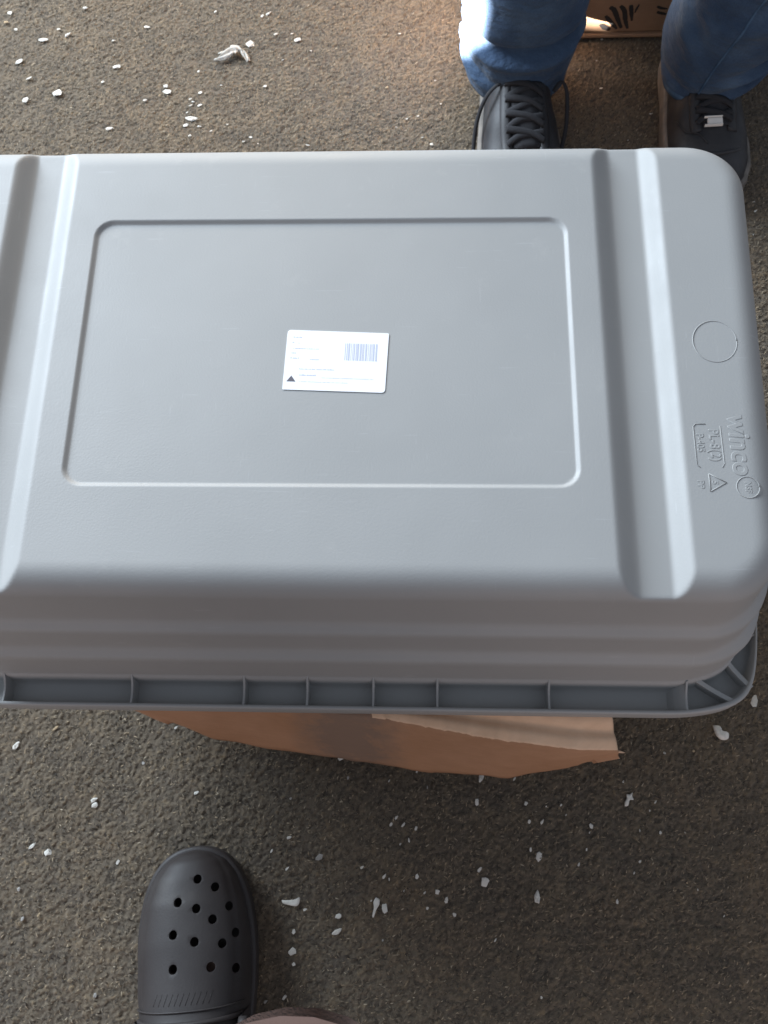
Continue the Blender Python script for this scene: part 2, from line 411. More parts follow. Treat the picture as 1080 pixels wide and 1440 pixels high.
for (d, z) in prof:
    cur = []
    for p in bp:
        x, y = at_d(p, d)
        zz = zfun(x, y, z) if d < 0.03 else z
        V.append((taper(x, y, 1-min(1, d/0.055)), y, ZT-0.2+zz)); cur.append(len(V)-1)
    n_ = len(cur)
    for k in range(n_):
        k2 = (k+1) % n_; F.append((prev[k], cur[k], cur[k2], prev[k2]))
    prev = cur
shell = mesh('shell', V, F, m_plastic, tub)
# rim: channel floor with a rounded gutter and a thin upstanding lip
def ring_loft(profile, name, m):
    V = []; F = []; n_ = len(bp)
    for (d, z) in profile:
        for p in bp:
            x, y = at_d(p, d); V.append((x, y, z-0.2))
    for i in range(len(profile)-1):
        for k in range(n_):
            k2 = (k+1) % n_; F.append((i*n_+k, i*n_+k2, (i+1)*n_+k2, (i+1)*n_+k))
    i = len(profile)-1
    for k in range(n_):
        k2 = (k+1) % n_; F.append((i*n_+k, i*n_+k2, k2, k))
    return mesh(name, V, F, m, tub)
ZR = 0.2
rim = ring_loft([(0.0552, ZR+0.0262), (0.0568, ZR+0.0250), (0.0588, ZR+0.0130), (0.0600, ZR+0.0075), (0.0625, ZR+0.0050), (0.0690, ZR+0.0042), (0.0740, ZR+0.0046), (0.0765, ZR+0.0065), (0.0778, ZR+0.0100), (0.0786, ZR+0.0225),
                 (0.0790, ZR+0.0235), (0.0804, ZR+0.0240), (0.0816, ZR+0.0235), (0.0822, ZR+0.0222), (0.0832, ZR+0.0030), (0.0822, ZR+0.0006), (0.0800, ZR+0.0), (0.0560, ZR+0.0), (0.0545, ZR+0.0010)], 'rim', m_plastic)
# divider ribs in the rim channel, thin with a scooped top
def rib(ax, ay, nx_, ny_, thick, z_in=0.0285, z_out=0.0228, reach0=0.0545, reach1=0.0790, ends=None):
    """plate spanning the channel at the inner-rect boundary point (ax, ay) along the outward normal"""
    V = []; F = []; n_ = 9
    tx, ty = -ny_, nx_
    if ends:
        e0, e1 = Vector(ends[0]), Vector(ends[1]); q_ = (e1-e0).normalized(); tx, ty = -q_.y, q_.x
    for s_ in (-1, 1):
        for k in range(n_):
            t = k/(n_-1); d = reach0+(reach1-reach0)*t
            zt = z_in+(z_out-z_in)*t - 0.0035*math.sin(math.pi*t)
            zb = 0.0035
            x, y = at_d((ax, ay, nx_, ny_), d) if not ends else tuple(e0.lerp(e1, t))
            x += tx*thick/2*s_; y += ty*thick/2*s_
            V += [(x, y, zb), (x, y, zt)]
    m_ = 2*n_
    for k in range(n_-1):
        a = 2*k
        F += [(a, a+2, a+3, a+1), (m_+a, m_+a+1, m_+a+3, m_+a+2), (a+1, a+3, m_+a+3, m_+a+1), (a, m_+a, m_+a+2, a+2)]
    F += [(0, 1, m_+1, m_), (2*n_-2, m_+2*n_-2, m_+2*n_-1, 2*n_-1)]
    o = mesh('rib', V, F, m_plastic, tub, False); o.location = (0, 0, ZR-0.2)
    bevel(o, 0.0004, 2); return o
RX = [-0.2899, -0.1765, -0.0779, -0.0227, 0.0346, 0.0898, 0.1854, 0.3018]
for y_, ny_ in ((-hy, -1), (hy, 1)):
    for k, x_ in enumerate(RX): rib(x_, y_, 0, ny_, 0.0019)
for nx_ in (-1, 1):
    for y_ in (-0.183, -0.09, 0.0, 0.09, 0.183): rib(nx_*hx, y_, nx_, 0, 0.0017, 0.023, 0.0225, ends=((nx_*0.352, y_), (nx_*0.3665, y_)))
for sx in (-1, 1):
    for sy in (-1, 1):
        for e0, e1 in (((0.335, 0.200), (0.3575, 0.2285)), ((0.312, 0.2225), (0.3435, 0.2415))):
            rib(0, 0, 1, 0, 0.0040, 0.0225, 0.0228, ends=((sx*e0[0], sy*e0[1]), (sx*e1[0], sy*e1[1])))
# moulded wedge fillers against the last ribs of each long side
for sy in (-1, 1):
    for sx in (1,):
        V = []; x1 = sx*0.3012; x0 = sx*0.2895
        ya = sy*(hy+0.056); yb = sy*(hy+0.0785)
        for (x, z) in ((x1, 0.0225), (x1, 0.004), (x0, 0.004), (x0+sx*0.004, 0.012)):
            V += [(x, ya, z), (x, yb, z)]
        F = [(0, 2, 4, 6), (1, 7, 5, 3), (0, 1, 3, 2), (2, 3, 5, 4), (4, 5, 7, 6), (6, 7, 1, 0)]
        o = mesh('rib_wedge', V, F, m_plastic, tub, False); bevel(o, 0.0008, 2)

# raised lettering and marks on the end panel
def text_obj(name, s, x, y, z, size, rot, mat_, parent, ext=0.0003, offset=0.0, shear=0.0, sx=1.0, bev=0.00015, align='CENTER'):
    cu = bpy.data.curves.new(name, 'FONT'); cu.body = s; cu.size = size; cu.extrude = ext; cu.bevel_depth = bev; cu.bevel_resolution = 1
    cu.offset = offset; cu.shear = shear; cu.align_x = align; cu.align_y = 'CENTER'; cu.resolution_u = 3
    tmp = bpy.data.objects.new('tmp', cu); C.objects.link(tmp)
    dg = bpy.context.evaluated_depsgraph_get(); me = bpy.data.meshes.new_from_object(tmp.evaluated_get(dg))
    bpy.data.objects.remove(tmp); me.name = name
    me.materials.clear(); me.materials.append(mat_)
    o = obj_data(name, me, parent); o.location = (x, y, z); o.rotation_euler = (0, 0, rot); o.scale = (sx, 1, 1); return o
ZL = 0.19988
r90 = -math.pi/2
text_obj('raised_lettering', 'winco', 0.3030, -0.0785, ZL, 0.0212, r90, m_plastic, tub, 0.0001, 0.0003, 0.12, 0.92, 0.0003)
text_obj('raised_lettering', 'PL-8(2)', 0.2852, -0.0790, ZL, 0.0100, r90, m_plastic, tub, 0.0001, 0.00005, 0, 0.86, 0.0002)
text_obj('raised_lettering', 'P-405', 0.2752, -0.0772, ZL, 0.0070, r90, m_plastic, tub, 0.0001, 0.00005, 0, 0.9, 0.00015)
text_obj('raised_lettering', 'PP', 0.2728, -0.1090, ZL, 0.0062, r90, m_plastic, tub, 0.0001, 0.00005, 0, 1.0, 0.00015)
text_obj('raised_lettering', '5', 0.2828, -0.1077, ZL, 0.0062, r90, m_plastic, tub, 0.0001, 0.00005, 0, 1.0, 0.00015)
text_obj('raised_lettering', 'NSF', 0.3055, -0.1112, ZL, 0.0058, r90, m_plastic, tub, 0.0001, 0.0001, 0, 0.85, 0.0002)
def line_ring(name, pts, r, closed=True):
    P = [Vector(p) for p in pts]
    if closed: P = P+[P[0], P[1]]
    V, F = tube(P, r, 6); return mesh(name, V, F, m_plastic, tub)
line_ring('raised_ring', [(0.3055+0.0080*math.cos(a), -0.1112+0.0080*math.sin(a), 0.2) for a in np.linspace(0, 2*math.pi, 33)[:-1]], 0.00040)
line_ring('raised_ring', [(0.2935+0.0162*math.cos(a), 0.0048+0.0172*math.sin(a), 0.19990) for a in np.linspace(0, 2*math.pi, 49)[:-1]], 0.00042)
tri = [Vector((0.2790, -0.1010, 0.2)), Vector((0.2790, -0.1144, 0.2)), Vector((0.2908, -0.1077, 0.2))]
for k in range(3):
    a, b_ = tri[k], tri[(k+1) % 3]; V, F = tube([a, (a+b_)/2, b_], 0.0004, 6); mesh('raised_triangle_side', V, F, m_plastic, tub)
for pts in ([(0.2800, -0.0625, 0.2), (0.2730, -0.0625, 0.2), (0.2712, -0.0645, 0.2), (0.2712, -0.094, 0.2), (0.2735, -0.0962, 0.2)], [(0.2905, -0.0640, 0.2), (0.2908, -0.0935, 0.2), (0.2890, -0.0962, 0.2)]):
    V, F = tube(pts, 0.0003, 6); mesh('raised_frame_line', V, F, m_plastic, tub)

# printed sticker stuck in the recess
ZS = 0.2-RD-0.0012+0.00035
st = [(-0.0285, 0.0171), (0.0495, 0.0138), (0.0472, -0.0364), (-0.0302, -0.0335)]
def quad_round(P, r, n_=5):
    out = []
    for k in range(4):
        p = Vector(P[k]); a = Vector(P[k-1]); b_ = Vector(P[(k+1) % 4]); u = (a-p).normalized(); v_ = (b_-p).normalized()
        rr = r[k]
        for i in range(n_+1):
            t = i/n_; out.append((p+u*rr)*(1-t)**2+2*t*(1-t)*p+(p+v_*rr)*t*t)
    return out
oc = quad_round(st, (0.003, 0.0012, 0.003, 0.0010))
V = [(p.x, p.y, ZS) for p in oc]+[(p.x, p.y, ZS+0.00022) for p in oc]; n_ = len(oc)
F = [tuple(range(n_, 2*n_))[::-1], tuple(range(n_))]+[(k, (k+1) % n_, n_+(k+1) % n_, n_+k) for k in range(n_)]
sticker = mesh('sticker', V, F, m_white, tub, False)
sticker['label'] = 'white paper sticker with barcode and faint print'
SA = Vector(st[3]); SU = (Vector(st[2])-SA).normalized(); SV = (Vector(st[0])-SA).normalized()
def print_quads(name, L, m):
    V = []; F = []
    for (u0, v0, u1, v1) in L:
        n0 = len(V)
        for (u, v_) in ((u0, v0), (u1, v0), (u1, v1), (u0, v1)):
            p = SA+SU*u+SV*v_; V.append((p.x, p.y, ZS+0.00032))
        F.append((n0, n0+1, n0+2, n0+3))
    return mesh(name, V, F, m, sticker, False)
# sizes in metres from the sticker's near left corner
bars = []; u = 0.0452
rb = random.Random(3)
while u < 0.0705:
    wd = rb.choice((0.0003, 0.0005, 0.0008, 0.0012)); bars.append((u, 0.0260, u+wd, 0.0405)); u += wd+rb.choice((0.0004, 0.0006, 0.0009))
print_quads('barcode', bars, m_print)
def dashes(y, u0, u1, h, m_, seed, heavy=0):
    L = []; r_ = random.Random(seed); u = u0
    while u < u1:
        l_ = r_.uniform(0.0004, 0.0011); L.append((u, y, min(u+l_, u1), y+h*r_.uniform(0.6, 1.0))); u += l_+r_.choice((0.00025, 0.0003, 0.0004, 0.0009))
    return L
lines_ = dashes(0.0440, 0.0050, 0.0115, 0.0011, 0, 1)+dashes(0.0395, 0.0045, 0.0060, 0.0009, 0, 2)+dashes(0.0392, 0.0090, 0.0105, 0.0007, 0, 3)+dashes(0.0345, 0.0055, 0.0250, 0.0008, 0, 4)+dashes(0.0305, 0.0045, 0.0080, 0.0008, 0, 5)+dashes(0.0262, 0.0040, 0.0105, 0.0011, 0, 6)+dashes(0.0255, 0.0190, 0.0260, 0.0008, 0, 7)+dashes(0.0172, 0.0115, 0.0380, 0.0009, 0, 8)+dashes(0.0120, 0.0120, 0.0245, 0.0011, 0, 9)+dashes(0.0105, 0.0290, 0.0680, 0.0005, 0, 10)+dashes(0.0068, 0.0120, 0.0490, 0.0005, 0, 11)
print_quads('printed_lines', lines_, m_print)
V = []
for (u, v_) in ((0.0025, 0.0068), (0.0095, 0.0068), (0.0060, 0.0118)):
    p = SA+SU*u+SV*v_; V.append((p.x, p.y, ZS+0.00032))
mesh('printed_triangle', V, [(0, 1, 2)], m_print2, sticker, False)

# ------------------------------------------------------------------ cardboard box under the tub, front flap folded out and sagging
fb = tag(empty('cardboard_box', (0.02, 0.0, 0)), 'brown cardboard box under the upturned tub with its torn front flap sagging out', 'cardboard box')
def wall_panel(name, a, b_, z0, z1, th, m, parent, bulge=0.0):
    a = Vector((*a, 0)); b_ = Vector((*b_, 0)); u = (b_-a); n_ = Vector((u.y, -u.x, 0)).normalized(); V = []; F = []; N = 14; M_ = 6
    for s_ in (0, 1):
        for j in range(M_+1):
            for i in range(N+1):
                t = i/N; h = j/M_
                p = a+u*t+n_*(bulge*math.sin(math.pi*t)*math.sin(math.pi*h*0.8) - th*s_); V.append((p.x, p.y, z0+(z1-z0)*h))
    W = N+1; off = W*(M_+1)
    for j in range(M_):
        for i in range(N):
            q0 = j*W+i; F += [(q0, q0+1, q0+W+1, q0+W), (off+q0, off+q0+W, off+q0+W+1, off+q0+1)]
    for i in range(N): F += [(i, off+i, off+i+1, i+1), (M_*W+i, M_*W+i+1, off+M_*W+i+1, off+M_*W+i)]
    for j in range(M_): F += [(j*W, (j+1)*W, off+(j+1)*W, off+j*W), (j*W+N, off+j*W+N, off+(j+1)*W+N, (j+1)*W+N)]
    return mesh(name, V, F, m, parent, False)
c_ = [(-0.27, -0.155), (0.20, -0.205), (0.235, 0.15), (-0.235, 0.19)]
for k in range(4): wall_panel('side_panel', c_[k], c_[(k+1) % 4], 0.0, 0.198, 0.004, m_card, fb, 0.006)
V = [(x, y, z) for z in (0.001, 0.005) for (x, y) in c_]
mesh('bottom_panel', V, [(3, 2, 1, 0), (4, 5, 6, 7)]+[(k, (k+1) % 4, 4+(k+1) % 4, 4+k) for k in range(4)], m_card, fb, False)
# flap: hinge under the rim, soft crease, then a hanging part with a curved free edge
def interp(tbl, t):
    for i in range(len(tbl)-1):
        if t <= tbl[i+1][0]:
            a, b_ = tbl[i], tbl[i+1]; f = (t-a[0])/(b_[0]-a[0]); f = f*f*(3-2*f)*0.4+f*0.6
            return [a[k]+(b_[k]-a[k])*f for k in range(1, len(a))]
    return list(tbl[-1][1:])
# t, x, y, z rows (world), box origin removed below
hinge = [(0, -0.262, -0.175, 0.190), (1, 0.238, -0.212, 0.193)]
crea = [(0, -0.225, -0.232, 0.170), (0.35, -0.08, -0.246, 0.178), (0.58, 0.043, -0.2560, 0.186), (0.77, 0.135, -0.2715, 0.187), (0.93, 0.215, -0.2800, 0.184), (1, 0.252, -0.2790, 0.172)]
free = [(0, -0.215, -0.238, 0.110), (0.17, -0.130, -0.2700, 0.092), (0.42, 0.000, -0.2870, 0.085), (0.62, 0.083, -0.2975, 0.085), (0.80, 0.163, -0.3020, 0.098), (0.92, 0.213, -0.2930, 0.128), (1, 0.254, -0.2810, 0.158)]
N = 170; M1, M2 = 30, 14; rows = []
for i in range(N+1):
    t = i/N; H_, Cr, Fr = (Vector(interp(tb, t)) for tb in (hinge, crea, free)); row = []; C0 = Cr.copy()
    Cr = Cr.lerp(Fr, 0.0+(0.040*noise.noise((t*55, 4, 4))+0.03*noise.noise((t*130, 5, 4)))*sstep(0.5, 0.6, t)*(1-0.5*sstep(0.9, 1, t)))
    jag = 0.0003*(noise.noise((t*60, 0, 1)))+0.0012*noise.noise((t*9, 3, 1))
    if t > 0.93: jag += 0.002*noise.noise((t*90, 7, 2))
    for j in range(M1+1):
        s_ = j/M1; p = H_.lerp(C0.lerp(Cr, s_**10), s_)
        dent = sstep(0.52, 0.62, t)*(-0.0050*math.exp(-((s_-0.76)/0.075)**2))    # furrow in the light strip
        p.z += dent+0.004*math.sin(math.pi*s_)+0.0004*noise.noise((t*8, s_*3, 5)); row.append(p)
    for j in range(1, M2+1):
        s_ = j/M2; p = Cr.lerp(Fr, s_); bul = 0.004*math.sin(math.pi*s_)
        p.y -= bul*0.6; p.z += 0.002*math.sin(math.pi*s_)
        p += Vector((0.0006, 0.0010, 0.0012))*noise.noise((t*16, s_*4, 9))*1.5
        if j == M2: p.y -= jag; p.z -= jag
        row.append(p)
    rows.append(row)
V = []; F = []; W = M1+M2+1
for th in (0, 1):
    for i in range(N+1):
        for j in range(W):
            a = rows[min(i+1, N)][j]-rows[max(i-1, 0)][j]; b_ = rows[i][min(j+1, W-1)]-rows[i][max(j-1, 0)]
            n_ = a.cross(b_).normalized(); n_ = -n_ if n_.z < 0 else n_
            p = rows[i][j]-n_*0.0035*th; V.append((p.x-0.02, p.y, p.z))
off = (N+1)*W
for i in range(N):
    for j in range(W-1):
        q0 = i*W+j; F += [(q0, q0+W, q0+W+1, q0+1), (off+q0, off+q0+1, off+q0+W+1, off+q0+W)]
for i in range(N): F += [(i*W, off+i*W, off+(i+1)*W, (i+1)*W), (i*W+W-1, (i+1)*W+W-1, off+(i+1)*W+W-1, off+i*W+W-1)]
for j in range(W-1): F += [(j, j+1, off+j+1, off+j), (N*W+j, off+N*W+j, off+N*W+j+1, N*W+j+1)]
flap = mesh('front_flap', V, F, m_card, fb)
flap.data.materials.append(m_card2)
for k, p in enumerate(flap.data.polygons):     # outer liner torn off along the crease on the right part: paler paper shows
    c0 = p.vertices[0]
    if c0 < off:
        i, j = divmod(c0, W); t = i/N
        edge = M1
        if t > 0.55 and j < edge: p.material_index = 1
flap['label'] = 'sagging cardboard flap with a pale torn strip along the crease'
# frayed paper shreds on the torn end
for k, (x, y, z, a) in enumerate([(0.2335, -0.2800, 0.166, 0.3), (0.231, -0.2835, 0.160, 1.2)]):
    P = [(x-0.003, y+0.001, z), (x+0.001, y, z+0.0015), (x+0.004+0.002*math.cos(a), y-0.002*math.sin(a), z-0.001)]
    V, F = tube(spline(P, 3), [0.0009, 0.0011, 0.0012, 0.0010, 0.0009, 0.0006, 0.0003], 6, 0.35); mesh('torn_shred', V, F, m_card2, fb)

# ------------------------------------------------------------------ far box with black hand-like print
bb = tag(empty('cardboard_box', (0.38, 0.714, 0)), 'brown cardboard box with black brush-stroke print behind the person, between the legs', 'cardboard box')
def panel(name, c, s, m, parent, bv=0.001):
    bm = bmesh.new(); box_bm(bm, c, s); o = frombm(name, bm, m, parent, False); bevel(o, bv); return o
panel('front_panel', (0, 0.002, 0.112), (0.44, 0.004, 0.206), m_cardb, bb)
panel('side_panel', (-0.218, 0.16, 0.112), (0.004, 0.312, 0.206), m_cardb, bb)
panel('side_panel', (0.218, 0.16, 0.112), (0.004, 0.312, 0.206), m_cardb, bb)
panel('back_panel', (0, 0.318, 0.112), (0.44, 0.004, 0.206), m_cardb, bb)
panel('top_flap', (0, 0.082, 0.217), (0.44, 0.154, 0.004), m_cardb, bb)
panel('top_flap', (0, 0.239, 0.217), (0.44, 0.154, 0.004), m_cardb, bb)
panel('bottom_flap', (0, 0.158, 0.0045), (0.444, 0.326, 0.005), m_cardb, bb, 0.002)
def stroke(pts, wds):
    P = spline([(x-0.38, -0.0006, z) for (x, z) in pts], 5); V = []; F = []
    n_ = len(P)
    for i, p in enumerate(P):
        t = i/(n_-1); wd = wds*(0.55+0.6*math.sin(math.pi*min(1, t*0.9+0.1)))*(1+0.35*noise.noise((p.x*400, p.z*400, 1)))
        tg = (P[min(i+1, n_-1)]-P[max(i-1, 0)]).normalized(); nn = Vector((-tg.z, 0, tg.x))
        V += [tuple(p-nn*wd), tuple(p+nn*wd)]
        if i: F.append((2*i-2, 2*i-1, 2*i+1, 2*i))
    mesh('printed_stroke', V, F, m_ink, bb, False)
for pts, wd in [(([(0.322, 0.022), (0.330, 0.016), (0.338, 0.013)]), 0.0030), ([(0.327, 0.036), (0.336, 0.026), (0.347, 0.014)], 0.0028), ([(0.330, 0.050), (0.337, 0.045), (0.345, 0.030), (0.353, 0.015)], 0.0032),
                ([(0.344, 0.052), (0.351, 0.044), (0.356, 0.028), (0.362, 0.014)], 0.0030), ([(0.358, 0.053), (0.361, 0.042), (0.365, 0.027)], 0.0026), ([(0.369, 0.054), (0.367, 0.046), (0.366, 0.040)], 0.0014),
                ([(0.394, 0.050), (0.401, 0.047), (0.409, 0.046)], 0.0018), ([(0.396, 0.041), (0.402, 0.039), (0.410, 0.037)], 0.0020)]: stroke(pts, wd)

# ------------------------------------------------------------------ the person in jeans
person = tag(empty('person', (0.33, 0.62, 0)), 'person in faded blue jeans and black lace-up sneakers standing behind the tub', 'person')
PO = Vector((0.33, 0.62, 0))
def pant_leg(path, radii, hemz, seed, folds, dip):
    """rings along a path; radii = (x, y); folds = list of (z, depth, width, angle0, spread)"""
    rings = []; P = spline(path, 20); n_ = 72
    Rr = []
    for i in range(len(P)):
        f = i/(len(P)-1)*(len(radii)-1); a = int(min(f, len(radii)-2)); g = f-a
        Rr.append((radii[a][0]*(1-g)+radii[a+1][0]*g, radii[a][1]*(1-g)+radii[a+1][1]*g))
    for i, p in enumerate(P):
        ring = []
        for k in range(n_):
            a = 2*math.pi*k/n_; cx, cy = math.cos(a), math.sin(a)
            zz = p.z
            r = 1.0
            for (fz, dep, wd, a0, spd, slope) in folds:
                da = math.atan2(math.sin(a-a0), math.cos(a-a0))
                zc = fz+slope*da
                env = math.exp(-(da/spd)**2)
                u_ = (zz-zc)/wd
                r += env*dep*(math.exp(-u_*u_)*-1.0+0.75*math.exp(-((u_+1.7)/1.1)**2))
            nn = noise.noise((cx*1.6+seed, cy*1.6, zz*14))*0.05+noise.noise((cx*3.5+seed, cy*3.5, zz*30))*0.025
            r += nn*(1 if zz < 0.5 else 0.6)
            # pressed leg, nearly flat front
            q = Vector((cx*Rr[i][0]*r, cy*Rr[i][1]*r, 0))
            v_ = p+q
            if i < 10:                                     # hem dips at the front, rides up at the back
                f = 1-i/10
                v_.z += f*(dip*(cy)*0.5+0.006*noise.noise((a*1.3, seed, 1)))
            ring.append(v_-PO)
        rings.append(ring)
    return rings
FR = -math.pi/2
legL = pant_leg([(0.198, 0.618, 0.052), (0.199, 0.620, 0.095), (0.200, 0.622, 0.15), (0.203, 0.622, 0.28), (0.212, 0.612, 0.47), (0.226, 0.655, 0.66), (0.25, 0.70, 0.86)],
                [(0.066, 0.070), (0.075, 0.076), (0.077, 0.074), (0.079, 0.078), (0.084, 0.085), (0.095, 0.10), (0.105, 0.115)], 0.05, 3.0,
                [(0.133, 0.17, 0.008, FR+0.3, 1.5, 0.002), (0.088, 0.10, 0.008, FR-1.1, 0.6, -0.012), (0.112, 0.09, 0.007, FR-1.6, 0.5, 0.012), (0.20, 0.05, 0.02, FR+1.2, 0.6, 0.05)], 0.012)
legR = pant_leg([(0.444, 0.602, 0.062), (0.449, 0.600, 0.100), (0.459, 0.597, 0.15), (0.487, 0.590, 0.27), (0.530, 0.565, 0.47), (0.475, 0.640, 0.66), (0.42, 0.70, 0.86)],
                [(0.056, 0.066), (0.070, 0.074), (0.077, 0.078), (0.082, 0.080), (0.086, 0.087), (0.096, 0.10), (0.105, 0.115)], 0.06, 8.0,
                [(0.105, 0.17, 0.008, FR+0.75, 0.6, 0.03), (0.137, 0.17, 0.008, FR+0.75, 0.6, 0.030), (0.19, 0.15, 0.012, FR+0.6, 0.6, -0.04), (0.165, 0.08, 0.012, FR-1.0, 0.5, -0.05), (0.08, 0.06, 0.006, FR-0.9, 0.5, -0.01), (0.235, 0.09, 0.014, FR+0.1, 0.7, 0.05)], 0.026)
V = []; F = []
for Lg in (legL, legR):
    # turned-in hem gives the cloth thickness
    c0 = sum((v for v in Lg[0]), Vector())/len(Lg[0])
    inner = [[c0+(v-c0)*0.95+Vector((0, 0, 0.02)) for v in Lg[0]], [c0+(v-c0)*0.955 for v in Lg[0]], [c0+(v-c0)*0.985-Vector((0, 0, 0.0012)) for v in Lg[0]]]
    v_, f_ = loft(inner+Lg, True, False, False); o0 = len(V); V += v_; F += [tuple(a+o0 for a in f) for f in f_]
# pelvis and waist
rg = []
for (z, rx_, ry_, cy) in [(0.76, 0.03, 0.03, 0.69), (0.79, 0.12, 0.09, 0.70), (0.84, 0.175, 0.12, 0.705), (0.90, 0.185, 0.13, 0.71), (0.98, 0.165, 0.12, 0.715), (1.04, 0.155, 0.11, 0.715)]:
    rg.append([Vector((0.335+rx_*math.cos(a), cy+ry_*math.sin(a), z))-PO for a in np.linspace(0, 2*math.pi, 49)[:-1]])
v_, f_ = loft(rg, True, True, True); o0 = len(V); V += v_; F += [tuple(a+o0 for a in f) for f in f_]
jeans = mesh('jeans', V, F, m_denim, person)
def leg_line(Lg, k, i0, i1, name, m, r, out=1.0):
    P = []
    for i in range(i0, i1):
        c0 = sum((v for v in Lg[i]), Vector())/len(Lg[i]); P.append(c0+(Lg[i][k]-c0)*out)
    V, F = tube(P, r, 6); mesh(name, V, F, m, jeans)
leg_line(legR, 50, 0, 70, 'side_seam', m_hem, 0.0016); leg_line(legL, 4, 0, 70, 'side_seam', m_hem, 0.0014)
leg_line(legR, 12, 0, 70, 'side_seam', m_hem, 0.0014); leg_line(legL, 34, 0, 70, 'side_seam', m_hem, 0.0014)
for Lg, nm in ((legL, 'hem_seam'), (legR, 'hem_seam')):
    # stitched hem band, slightly proud and faded
    rr_ = []
    for i, k in ((0, 1.012), (0, 1.022), (2, 1.020), (4, 1.022), (5, 1.018), (6, 1.008)):
        c0 = sum((v for v in Lg[i]), Vector())/len(Lg[i]); rr_.append([c0+(v-c0)*k for v in Lg[i]])
    v_, f_ = loft(rr_, True); mesh(nm, v_, f_, m_hem if Lg is legR else m_denim, jeans)
# body inside the clothes: one surface, ankles to waist
rg2 = []
V = []; F = []
for pth in ([(0.198, 0.625, 0.03), (0.20, 0.625, 0.3), (0.225, 0.655, 0.62)], [(0.448, 0.605, 0.03), (0.487, 0.592, 0.3), (0.475, 0.64, 0.62)]):
    v_, f_ = tube([Vector(p)-PO for p in pth], [0.036, 0.05, 0.06], 16); o0 = len(V); V += v_; F += [tuple(a+o0 for a in f) for f in f_]
mesh('body', V, F, m_skin, person)

